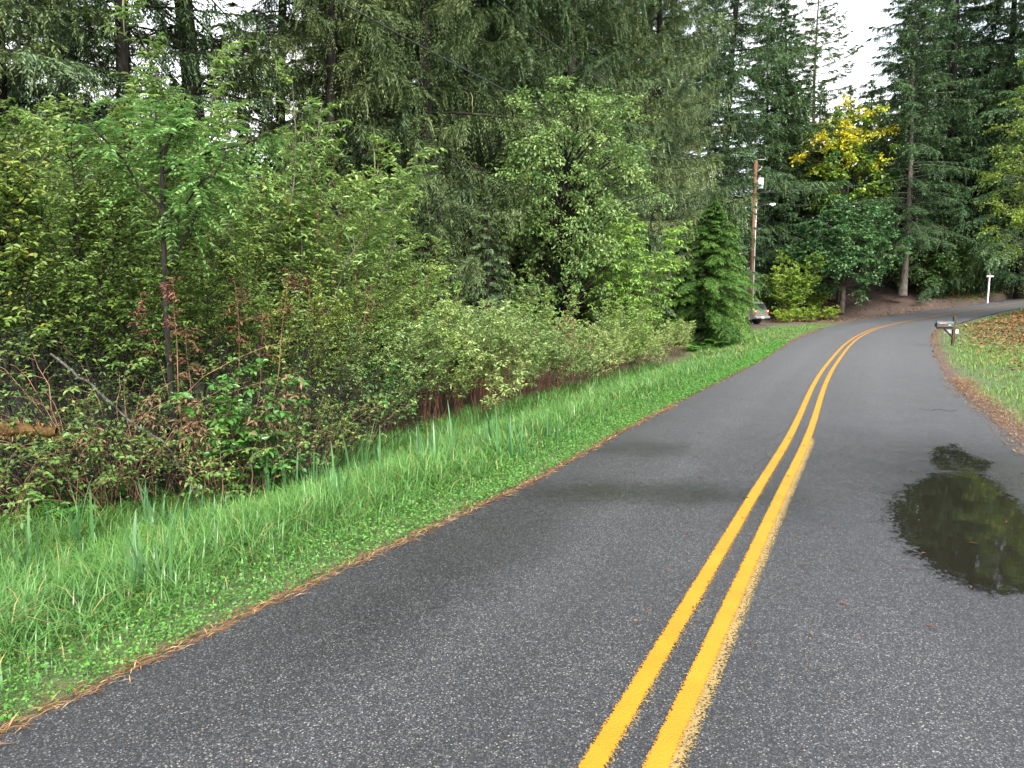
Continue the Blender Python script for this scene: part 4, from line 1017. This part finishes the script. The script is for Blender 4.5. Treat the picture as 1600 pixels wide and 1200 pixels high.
# sapling with the forked dark trunk
def forked():
    x, y = W(266, 7.9), 7.9
    z0 = gz(x, y) - .05
    t = thing("forked_sapling", "sapling with a bare dark trunk forking high into two limbs, light leaflets", "sapling", (x, y, z0))
    g = np.random.default_rng(5)
    k = 7.9 / 1110
    def pt(px, py, dy=0): return np.array([(px - 266) * k, dy, CAM_H + (470 - py) * k - z0])
    st = MB(); lv = MB()
    main = [pt(262, 800), pt(264, 640), pt(262, 460), pt(265, 380), pt(268, 280)]
    tube1(st, main, [.036, .033, .030, .027, .022], 8)
    limbs = [[pt(268, 280), pt(272, 248), pt(285, 222), pt(300, 200), pt(340, 190)], [pt(268, 278), pt(300, 262), pt(345, 245), pt(395, 235), pt(440, 214)],
             [pt(264, 420, .05), pt(300, 360, .1), pt(320, 300, .2), pt(335, 265, .3), pt(355, 225, .4)], [pt(266, 330), pt(240, 300, -.1), pt(225, 262, -.2), pt(205, 235, -.3), pt(180, 205, -.4)],
             [pt(268, 285, .0), pt(262, 240, .1), pt(252, 205, .2), pt(246, 180, .25), pt(250, 160, .3)], [pt(264, 360), pt(290, 340, -.2), pt(320, 330, -.3), pt(350, 300, -.4), pt(372, 292, -.5)]]
    for L_ in limbs: tube1(st, L_, [.018, .014, .011, .008, .004], 6)
    # pinnate leaves at the limbs
    tw = []
    for L_ in limbs:
        L_ = np.array(L_)
        for j in range(30):
            f = g.uniform(.8, 4); i = min(int(f), 3); b = L_[i] * (1 - f + i) + L_[i + 1] * (f - i)
            d = nrm(g.normal(0, 1, 3) * np.array([1, 1, .5]) + np.array([0, 0, .15])); tw.append((b, d, g.uniform(.25, .55)))
    b = np.array([q[0] for q in tw]); d = np.array([q[1] for q in tw]); l = np.array([q[2] for q in tw])
    q = np.linspace(0, 1, 5)
    P = b[:, None] + d[:, None] * (l[:, None] * q)[..., None]; P[..., 2] -= .35 * l[:, None] * q**2
    tubes(st, P, np.full((len(b), 5), .004) * (1.2 - q), 3)
    m = 11; s = np.linspace(.2, 1, m); fs = s * 4; j0 = np.minimum(fs.astype(int), 3); fj = (fs - j0)[None, :, None]
    pos = P[:, j0] * (1 - fj) + P[:, j0 + 1] * fj; tn = nrm(P[:, j0 + 1] - P[:, j0]); sd_ = nrm(np.cross(tn, [0, 0, 1.]))
    for sg in (-1, 1):
        dd = sd_ * sg + tn * .5 + g.normal(0, .15, pos.shape)
        n = len(b) * m
        scatter(lv, LEAF[0], LEAF[1], pos.reshape(-1, 3), dd.reshape(-1, 3), np.array([0, 0, 1.]) + g.normal(0, .25, (n, 3)), g.uniform(.055, .09, n), np.clip(np.repeat(g.uniform(0, .7, len(b)), m) + g.uniform(0, .3, n), 0, 1), .032)
    link("trunk", st.mesh("forked_trunk", M['bark_dark']), t); link("foliage", lv.mesh("forked_foliage", M['elder']), t)
forked()
put('withered', 0, "withered_shrub", "withered stems with rust brown leaves beside the forked dark trunk", "shrub", 292, 8.1, .93, rz=0)
put('withered', 0, "withered_shrub", "withered stem with rust brown leaves right of the forked sapling", "shrub", 382, 9.0, .98, rz=2)
put('withered', 0, "withered_shrub", "withered red leaved stem above the right end of the tangle", "shrub", 528, 11.2, .98, rz=4)
for px, Y, s, lab in ((155, 7.4, .9, "dead stalk with tan drooping leaves left of the forked trunk"), (392, 8.0, 1.0, "dead stalk with tan drooping leaves above the salal"), (330, 7.9, .9, "dead stalk with tan leaves between forked trunk and salal"), (905, 17.6, 1.3, "brown dead flower stalk standing out of the low thicket")):
    put('tan', 0, "dead_stalk", lab, "plant", px, Y, s)
many('tangle', "bare_shrub", "shrub", "dark tangled shrubs in the thicket's shade", [
    (0, 7.5, .62, "low dark twigs around the mossy log's end"), (120, 7.6, .7, "low dark twigs under the pale fallen branch"), (240, 7.7, .68, "low dark twigs at the foot of the forked trunk"), (330, 8.1, .75, "low dark twigs between the forked trunk and the salal"), (440, 8.7, .72, "low dark twigs just right of the salal"), (505, 9.6, .75, "low dark twigs where the grass meets the tangle"), (215, 8.8, 1.0, "dark twigs behind the forked trunk"), (90, 9.2, 1.05, "dark twigs deep in the shade on the left"),
    (-40, 8.0, .9, "dark tangled twigs at the left edge beneath the saplings"), (70, 8.1, .9, "dark tangled twigs above the mossy log"),
    (180, 8.0, .9, "dark tangled twigs left of the forked trunk"), (300, 8.8, .95, "dark tangled twigs right of the forked trunk"),
    (400, 9.4, .95, "dark leaning twigs above the round leaved salal"), (480, 10.2, .95, "dark leaning twigs right of the salal"), (555, 11.4, .9, "dark leaning twigs where the tangle meets the low thicket")])
many('bramble', "bramble_bush", "bramble", "brambles along the foot of the left thicket", [
    (-30, 7.1, .9, "bramble at the left edge near the mossy log"), (60, 7.3, .95, "bramble with yellowish leaves above the mossy log"), (140, 7.4, .9, "bramble with brown arching canes left of the pale fallen branch's end"),
    (225, 7.5, 1.0, "bramble with long brown canes below the forked sapling"), (310, 8.0, .85, "bramble just left of the salal"), (345, 7.6, .6, "low bramble at the salal's foot beside the grass"),
    (455, 8.8, .9, "bramble just right of the salal"), (520, 9.8, .9, "bramble between the salal and the bright green bush"), (170, 8.0, 1.1, "bramble rising behind the pale fallen branch"), (20, 8.0, 1.1, "bramble behind the mossy log under the saplings"),
    (420, 9.4, 1.1, "bramble with hanging tan leaves behind the salal")])
put('salal', 0, "salal_bush", "salal with glossy round leaves at the thicket's edge", "bush", 378, 7.9, .98, rz=0)
put('bright', 0, "leafy_bush", "vivid green leafy bush at the edge of the low thicket", "bush", 600, 11.4, .95, rz=0)
for i, (px, Y, s, lab) in enumerate(((118, 7.5, 1.0, "fern arching out of the thicket left of the forked trunk"), (290, 8.0, .9, "fern hanging below the withered stems"), (258, 7.2, .55, "small fern at the grass edge below the forked trunk"), (365, 7.7, .5, "small fern at the foot of the salal"), (20, 7.0, .6, "fern by the mossy log at the left edge"),
                                     (1085, 28.5, 1.1, "fern at the cedar's foot left side"), (1125, 29, 1.2, "fern at the cedar's foot facing the road"), (1158, 31, 1.2, "fern at the right of the cedar's foot"))):
    put('fern', i, "sword_fern", lab, "fern", px, Y, s)
# low pale thicket
G6 = "pale green bushes of the low thicket"
_hh = [(575, 11.6, .85), (620, 12.4, .95), (665, 12.6, .9), (705, 13.2, 1.0), (745, 13.6, .95), (640, 13.8, 1.05), (690, 14.6, 1.1), (735, 15.2, 1.1), (780, 14.6, 1.0), (815, 15.4, .95), (775, 16.2, 1.15), (825, 17.0, 1.15), (855, 16.2, .95), (885, 17.2, 1.0), (870, 18.6, 1.2), (915, 18.4, 1.0), (945, 19.6, 1.0), (915, 20.4, 1.2), (975, 21.0, .95), (1005, 22.4, .9), (960, 22.5, 1.15), (1035, 24.0, .8), (1010, 25.0, .9), (700, 17.0, 1.1), (760, 18.0, 1.15), (650, 16.5, 1.0), (820, 19.5, 1.15), (600, 15.0, 1.0), (560, 13.0, .95), (1060, 27.0, .7)]
for i, (px, Y, s) in enumerate(_hh):
    s *= _r.uniform(.72, 1.22)
    put('hardhack', i, "low_bush", "pale green small-leaved bush with red-brown stems in the low thicket", "bush", px, Y, s, group=G6)

# iris clumps in the grass
G7 = "upright iris clumps in the verge grass"
def iris(px, py, v, s, lab):
    for Y in np.arange(3, 24, .05):
        x = W(px, Y); z = gz(x, Y)
        yy_ = 600 - F_PX * math.tan(math.atan((z - CAM_H) / Y) + PITCH)
        if yy_ <= py: break
    o = link("iris_clump", IRIS[v % 3], None, (x, Y, z - .02)); o.rotation_euler = (0, 0, _r.uniform(0, 6.28)); o.scale = (s, s, s)
    o["label"] = lab; o["category"] = "plant"; o["group"] = G7
for i, q in enumerate(((8, 930, 1.0, "big iris blades cut by the left picture edge"), (85, 880, 1.0, "leaning pale iris blades near the left edge"), (200, 935, .9, "dark iris clump nearest the camera in open grass"), (222, 850, 1.0, "iris clump with three pale leaning blades below the forked trunk"),
    (265, 860, .8, "thin iris clump right of the three pale blades"), (310, 850, .8, "iris clump low in the grass below the salal"), (410, 790, 1.0, "iris clump at the brush edge right of the salal"), (445, 790, 1.0, "iris clump second from the brush edge"),
    (490, 790, 1.1, "tall iris clump mid verge"), (520, 800, .9, "iris clump in front of the tall mid verge clump"), (555, 770, 1.1, "tall iris clump right of mid verge"), (590, 745, .9, "iris clump with bent dark blade"), (660, 740, .9, "iris clump where the verge narrows"),
    (705, 735, 1.0, "dark iris clump near the asphalt"), (745, 715, .9, "thin iris clump below the low thicket"), (765, 705, .9, "iris clump below the middle of the low thicket"), (805, 720, .9, "iris clump closest to the road edge midway"), (860, 690, .8, "last iris clump along the verge"))):
    iris(*q[:2], i, *q[2:])

# mossy log and fallen branch
def log(name, lab, cat, pts, rad, mat, part, sub=None):
    P = np.array(pts, float); o0 = P[0].copy()
    t = thing(name, lab, cat, tuple(o0))
    m_ = MB(); k = len(P)
    f = np.linspace(0, k - 1, 24); i = np.minimum(f.astype(int), k - 2); fr = (f - i)[:, None]
    Q = P[i] * (1 - fr) + P[i + 1] * fr - o0
    g = np.random.default_rng(len(name)); Q += g.normal(0, .008, Q.shape)
    tube1(m_, Q, np.interp(f, np.arange(k), rad) * g.uniform(.85, 1.15, 24), 9)
    link(part, m_.mesh(name, M[mat]), t); return t, Q, g
yl = 6.9
t, Q, g = log("mossy_log", "short log coated in orange moss at the left edge", "log", [(W(-60, yl), yl, .48), (W(20, yl), yl - .05, .50), (W(80, yl), yl - .02, .47)], [.06, .055, .045], 'moss_log', "bole")
mm = MB(); j = g.integers(0, 24, 500)
az = g.uniform(0, 6.28, 500); dv = np.stack([g.normal(0, .4, 500), np.cos(az), np.sin(az) - .4], 1)
scatter(mm, DIAMOND[0], DIAMOND[1], Q[j] + nrm(dv) * .045 + g.normal(0, .01, (500, 3)), dv, g.normal(0, 1, (500, 3)), g.uniform(.03, .07, 500), g.uniform(.3, 1, 500), .008)
link("moss", mm.mesh("moss", M['leaf_litter']), t)['kind'] = 'stuff'
log("fallen_branch", "pale lichen-spotted dead branch slanting down through the brambles", "branch", [(W(78, 7.3), 7.3, 1.2), (W(115, 7.1), 7.1, 1.02), (W(160, 7.0), 7.0, .78), (W(200, 6.9), 6.9, .55), (W(250, 6.8), 6.8, .36), (W(300, 6.9), 6.95, -.30)], [.012, .012, .011, .009, .006, .004], 'pale_wood', "limb")
# ------------------------------------------------------------------ utility pole and wires
MT = {}
MT['pole'] = bark_mat('red_brown_pole_wood', (.085, .045, .027), (.17, .088, .052), 12, .08, .8)
MT['steel'] = plain('galvanised_steel', (.46, .48, .50), .45, .3)
MT['can'] = plain('pale_grey_enamel', (.62, .66, .70), .35)
MT['white'] = plain('white_paint', (.80, .80, .78), .5)
MT['cable'] = plain('black_cable', (.02, .02, .02), .6)
MT['post_wood'] = bark_mat('dark_post_wood', (.030, .020, .014), (.085, .058, .040), 20, .2)
MT['box'] = plain('dark_green_grey_enamel', (.040, .055, .055), .5, 0, spec=.35)
MT['red'] = plain('faded_red_paint', (.42, .06, .05), .5)
MT['paint'] = plain('pewter_car_paint', (.17, .16, .14), .32, .45, coat=.6, noise=.04)
MT['glass'] = plain('tinted_glass', (.012, .014, .014), .06, noise=.02)
MT['tyre'] = plain('tyre_rubber', (.018, .018, .018), .85)
MT['rim'] = plain('alloy_rim', (.45, .45, .45), .35, .8)
MT['black'] = plain('black_plastic', (.02, .02, .022), .6)
MT['lamp_red'] = plain('red_lens', (.40, .012, .012), .15)
MT['lamp_amber'] = plain('pale_amber_lens', (.70, .42, .26), .15)
MT['chrome'] = plain('bumper_silver', (.22, .22, .22), .4, .4)
MT['porcelain'] = plain('porcelain', (.30, .26, .24), .25)

PX, PY = W(1170, 55), 55.0
pz = gz(PX, PY)
t = thing("utility_pole", "reddish wooden utility pole with grey transformer, rising behind the parked SUV", "utility pole", (PX, PY, pz - .1))
H = CAM_H + (470 - 255) / 1110 * 55 - pz + .1
m_ = MB(); cyl(m_, (0, 0, 0), (0, 0, H), .17, .125, 16); link("pole", m_.mesh("pole", MT['pole']), t)
m_ = MB()
tz = H - 1.85
cyl(m_, (.40, -.05, tz - .36), (.40, -.05, tz + .30), .215, .215, 24); cyl(m_, (.40, -.05, tz + .30), (.40, -.05, tz + .37), .235, .20, 24); cyl(m_, (.40, -.05, tz - .40), (.40, -.05, tz - .36), .19, .215, 24)
box(m_, (.17, -.03, tz + .15), (.10, .06, .05)); box(m_, (.17, -.03, tz - .2), (.10, .06, .05))
tr_ = link("transformer", m_.mesh("transformer", MT['can']), t)
m_ = MB()
for zz_, rr_ in ((.37, .035), (.42, .055), (.46, .03), (.50, .05), (.54, .025)): cyl(m_, (.34, -.05, tz + zz_), (.34, -.05, tz + zz_ + .04), rr_, rr_ * .8, 12)
link("bushing", m_.mesh("bushing", MT['porcelain']), tr_)
for p0, p1 in (((.08, 0, H - .12), (.72, 0, H - .10)), ((.10, -.02, H - 1.0), (.42, -.02, H - .78))):
    m_ = MB(); cyl(m_, p0, p1, .02, .02, 8); link("bracket", m_.mesh("bracket", MT['steel']), t)
for p0, p1 in (((0, 0, H), (0, 0, H + .10)), ((.70, 0, H - .10), (.70, 0, H + .02)), ((.44, -.02, H - .80), (.44, -.02, H - .62))):
    m_ = MB(); cyl(m_, p0, p1, .035, .045, 10); link("insulator", m_.mesh("insulator", MT['porcelain']), t)
m_ = MB(); cyl(m_, (.18, -.06, 0), (.16, -.06, H - 3.0), .03, .03, 10); link("conduit", m_.mesh("conduit", MT['steel']), t)
m_ = MB(); zl = H - 3.45; tube1(m_, [(.1, 0, zl - .25), (.45, -.1, zl - .05), (.95, -.22, zl), (1.15, -.26, zl)], .025, 8); arm = link("lamp_arm", m_.mesh("lamp_arm", MT['cable']), t)
m_ = MB(); cyl(m_, (1.05, -.25, zl), (1.48, -.33, zl + .01), .05, .08, 12); cyl(m_, (1.28, -.30, zl - .12), (1.28, -.30, zl - .03), .09, .10, 12); link("lamp_head", m_.mesh("lamp_head", MT['white']), arm)
# wires
def wire(lab, p0, p1, sag, r):
    s = np.linspace(0, 1, 60)[:, None]
    P = np.array(p0) * (1 - s) + np.array(p1) * s; P[:, 2] -= 4 * sag * (s * (1 - s))[:, 0]
    m_ = MB(); tube1(m_, P - np.array(p0), r, 5)
    o = link("overhead_wire", m_.mesh("overhead_wire", MT['cable']), None, p0); o["label"] = lab; o["category"] = "wire"
zt_ = pz - .1 + H
wire("overhead wire lowest of those crossing the dark spruces to the pole", (PX, PY, zt_ - .85), (-20, -15, 11), 3.55, .016)
wire("thin overhead wire between the two other wires crossing the spruces", (PX, PY, zt_ + .05), (-17, -15, 11.4), 3.0, .010)
wire("overhead wire highest of those reaching the pole from the upper left", (PX + .7, PY, zt_ + .02), (-9.5, -15, 12.0), 2.7, .012)
wire("service wire from below the transformer across the gold topped maple", (PX + .1, PY, zt_ - 2.55), (W(1470, 60), 60, CAM_H + (470 - 272) / 1110 * 60), .35, .016)
wire("lower thin wire running right from the pole lamp past the blue-green maple", (PX + .1, PY, zt_ - 3.3), (W(1470, 60), 60, CAM_H + (470 - 318) / 1110 * 60), .3, .010)

# ------------------------------------------------------------------ mailbox on its post
def mailbox():
    Y = 27.6; x = W(1489, Y); z = gz(x, Y)
    k = Y / 1110.0
    t = thing("mailbox", "dark grey-green mailbox with red mark on a brown wooden post", "mailbox", (x, Y, z - .1), -.12)
    m_ = MB(); box(m_, (0, 0, .62), (.10, .10, 1.24)); bevel(link("post", m_.mesh("post", MT['post_wood'], False), t), .008)
    m_ = MB(); box(m_, (-.29, 0, .79), (.68, .085, .07)); bevel(link("arm", m_.mesh("arm", MT['post_wood'], False), t), .006)
    m_ = MB(); tube1(m_, [(-.36, 0, .76), (-.04, 0, .46)], .038, 4); link("brace", m_.mesh("brace", MT['post_wood'], False), t)
    # box: rounded top, door at the road end
    m_ = MB(); n = 14; w_, hl, ht = .105, .12, .105
    prof = [(-w_, 0), (w_, 0)] + [(w_ * math.cos(a), hl + ht * math.sin(a)) for a in np.linspace(0, math.pi, n)]
    V = [(-.64, a, .835 + b) for a, b in prof] + [(-.06, a, .835 + b) for a, b in prof]
    k_ = len(prof); ce = [(-.64, 0, .93), (-.06, 0, .93)]
    m_.add(V + ce, [(i, (i + 1) % k_, k_ + (i + 1) % k_, k_ + i) for i in range(k_)], .5, [((i + 1) % k_, i, 2 * k_) for i in range(k_)] + [(k_ + i, k_ + (i + 1) % k_, 2 * k_ + 1) for i in range(k_)])
    link("body", m_.mesh("body", MT['box'], False), t)
    m_ = MB(); pr = [(a * 1.05, (b - .1) * 1.04 + .1) for a, b in prof]
    V = [(-.665, a, .835 + b) for a, b in pr] + [(-.635, a, .835 + b) for a, b in pr]
    m_.add(V + [(-.67, 0, .94), (-.635, 0, .94)], [(i, (i + 1) % k_, k_ + (i + 1) % k_, k_ + i) for i in range(k_)], .5, [((i + 1) % k_, i, 2 * k_) for i in range(k_)] + [(k_ + i, k_ + (i + 1) % k_, 2 * k_ + 1) for i in range(k_)])
    d = link("door", m_.mesh("door", MT['box'], False), t)
    m_ = MB(); cyl(m_, (-.70, 0, 1.0), (-.66, 0, 1.0), .014, .014, 8); link("handle", m_.mesh("handle", MT['steel']), d)
    m_ = MB(); box(m_, (-.46, -.112, .975), (.26, .008, .055)); cyl(m_, (-.33, -.118, .975), (-.33, -.100, .975), .016, .016, 10); link("flag", m_.mesh("flag", MT['red'], False), t)
    m_ = MB()
    for i, (xx_, zz_, hh_) in enumerate(((-.235, .905, .045), (-.205, .905, .045), (-.175, .90, .035))): box(m_, (xx_, -.108, zz_), (.012, .006, hh_))
    for xx_ in (-.565, -.52, -.475, -.43, -.385): box(m_, (xx_, -.1165, .978), (.026, .003, .012))
    link("lettering", m_.mesh("lettering", MT['white'], False), t)
    m_ = MB(); box(m_, (-.06, .075, .655), (.52, .03, .15)); bevel(link("newspaper_holder", m_.mesh("newspaper_holder", MT['white'], False), t), .01)
    m_ = MB(); box(m_, (.145, .058, .66), (.05, .006, .06)); link("number_plate", m_.mesh("number_plate", MT['steel'], False), t)
mailbox()

# ------------------------------------------------------------------ white cross-shaped sign post
def cross_post():
    Y = 60.5; x = W(1538, Y); z = gz(x, Y)
    t = thing("sign_post", "white cross-shaped wooden post standing beyond the road on the right", "post", (x, Y, z - .1), .15)
    Hh = CAM_H + (470 - 425) / 1110 * Y - z + .1
    m_ = MB(); box(m_, (0, 0, (Hh - .25) / 2), (.10, .10, Hh - .25)); box(m_, (0, 0, Hh - .20), (.10, .10, .10)); cyl(m_, (0, 0, Hh - .15), (0, 0, Hh), .06, .02, 4)
    bevel(link("post", m_.mesh("post", MT['white'], False), t), .006)
    m_ = MB(); box(m_, (0, -.07, Hh - .40), (.62, .02, .13)); cyl(m_, (-.31, -.07, Hh - .40), (-.36, -.07, Hh - .40), .06, .03, 4); cyl(m_, (.31, -.07, Hh - .40), (.36, -.07, Hh - .40), .06, .03, 4)
    link("crossarm", m_.mesh("crossarm", MT['white'], False), t)
cross_post()

# ------------------------------------------------------------------ parked SUV
def suv():
    Y = 53.0; x = W(1184, Y)
    z = gz(x, Y)
    hd = math.atan2(.78, -.62)            # heading, away to the left
    t = thing("parked_suv", "pewter grey SUV parked nose-in behind the cedar, rear towards the road", "SUV", (x + math.cos(hd) * 2.0, Y + math.sin(hd) * 2.0, z), hd)
    def prism(prof, half, top_half=None, zs=None):
        m_ = MB(); k = len(prof)
        hw = lambda q: half if top_half is None else half + (top_half - half) * (q[1] - zs[0]) / (zs[1] - zs[0])
        V = [(q[0], hw(q), q[1]) for q in prof] + [(q[0], -hw(q), q[1]) for q in prof]
        c = (sum(q[0] for q in prof) / k, sum(q[1] for q in prof) / k)
        V += [(c[0], hw(c), c[1]), (c[0], -hw(c), c[1])]
        m_.add(V, [(i, (i + 1) % k, k + (i + 1) % k, k + i)[::-1] for i in range(k)], .5, [(i, (i + 1) % k, 2 * k) for i in range(k)] + [(k + (i + 1) % k, k + i, 2 * k + 1) for i in range(k)])
        return m_
    arch = lambda cx, n=9: [(cx + .40 * math.cos(a), .36 + .40 * math.sin(a)) for a in np.linspace(0, math.pi, n)]
    low = [(2.28, .40), (2.30, .80), (2.15, .98), (1.25, 1.07), (-2.16, 1.07), (-2.24, .95), (-2.24, .48), (-1.85, .36)] + arch(-1.35)[::-1] + [(-.9, .36), (.95, .36)] + arch(1.40)[::-1]
    b = link("body", prism(low, .90).mesh("body", MT['paint'], False), t); bevel(b, .035, 3)
    cab = [(-2.14, 1.05), (1.10, 1.05), (.42, 1.66), (-.2, 1.71), (-1.75, 1.69), (-1.95, 1.60)]
    bevel(link("cabin", prism(cab, .87, .68, (1.05, 1.70)).mesh("cabin", MT['paint'], False), t), .04, 3)
    # windows lie a few mm proud of the tapered cabin sides
    for sg in (1, -1):
        for xs in (((-2.0, 1.12), (-1.05, 1.12), (-1.05, 1.58), (-1.86, 1.56)), ((-.98, 1.12), (-.02, 1.12), (-.02, 1.60), (-.98, 1.59)), ((.05, 1.12), (.92, 1.12), (.40, 1.58), (.05, 1.60))):
            m_ = MB(); hw = lambda zz_: .87 + (.68 - .87) * (zz_ - 1.05) / .65
            V = [(a, sg * (hw(c) + .008), c) for a, c in xs] + [(a, sg * (hw(c) - .02), c) for a, c in xs]
            m_.add(V, [(0, 1, 2, 3), (7, 6, 5, 4)] + [(i, 4 + i, 4 + (i + 1) % 4, (i + 1) % 4) for i in range(4)])
            link("side_window", m_.mesh("side_window", MT['glass'], False), t)
        m_ = MB(); box(m_, (-2.235, sg * .80, .86), (.05, .15, .16)); l = link("tail_light", m_.mesh("tail_light", MT['lamp_red'], False), t)
        m_ = MB(); box(m_, (-2.23, sg * .80, 1.00), (.05, .15, .12)); link("indicator", m_.mesh("indicator", MT['lamp_amber'], False), l)
        m_ = MB(); cyl(m_, (-1.7, sg * .56, 1.76), (.2, sg * .56, 1.76), .02, .02, 8)
        for xx_ in (-1.6, -.7, .1): cyl(m_, (xx_, sg * .56, 1.66), (xx_, sg * .56, 1.76), .018, .018, 8)
        link("roof_rail", m_.mesh("roof_rail", MT['black']), t)
        m_ = MB(); box(m_, (.75, sg * .98, 1.10), (.12, .2, .14)); bevel(link("mirror", m_.mesh("mirror", MT['paint'], False), t), .03)
        for cx in (-1.35, 1.40):
            m_ = MB(); cyl(m_, (cx, sg * .64, .35), (cx, sg * .88, .35), .35, .35, 28); wh = link("wheel", m_.mesh("tyre", MT['tyre']), t)
            m_ = MB(); cyl(m_, (cx, sg * .87, .35), (cx, sg * .892, .35), .22, .20, 24); link("rim", m_.mesh("rim", MT['rim']), wh)
            m_ = MB(); a = np.linspace(-.15, math.pi + .15, 18); tube1(m_, np.stack([cx + .42 * np.cos(a), np.full(18, sg * .895), .36 + .42 * np.sin(a)], 1), .035, 6); link("wheel_arch", m_.mesh("wheel_arch", MT['chrome']), t)
    m_ = MB(); V = [(-2.165, -.70, 1.12), (-2.165, .70, 1.12), (-2.02, .60, 1.56), (-2.02, -.60, 1.56)]
    V2 = [(a + .03, b_, c) for a, b_, c in V]
    m_.add(V + V2, [(3, 2, 1, 0), (4, 5, 6, 7)] + [(i, (i + 1) % 4, 4 + (i + 1) % 4, 4 + i) for i in range(4)]); link("rear_window", m_.mesh("rear_window", MT['glass'], False), t)
    m_ = MB(); box(m_, (-2.30, 0, .54), (.20, 1.76, .17)); bm_ = bevel(link("bumper", m_.mesh("bumper", MT['chrome'], False), t), .04, 3)
    m_ = MB(); box(m_, (-2.405, .12, .545), (.012, .31, .13)); link("licence_plate", m_.mesh("licence_plate", MT['white'], False), bm_)
    m_ = MB(); box(m_, (-2.245, 0, .735), (.02, .62, .05)); link("tailgate_trim", m_.mesh("tailgate_trim", MT['chrome'], False), t)
    for sg in (1, -1):
        m_ = MB(); box(m_, (2.27, sg * .66, .82), (.06, .36, .16)); link("headlight", m_.mesh("headlight", MT['lamp_amber'], False), t)
suv()
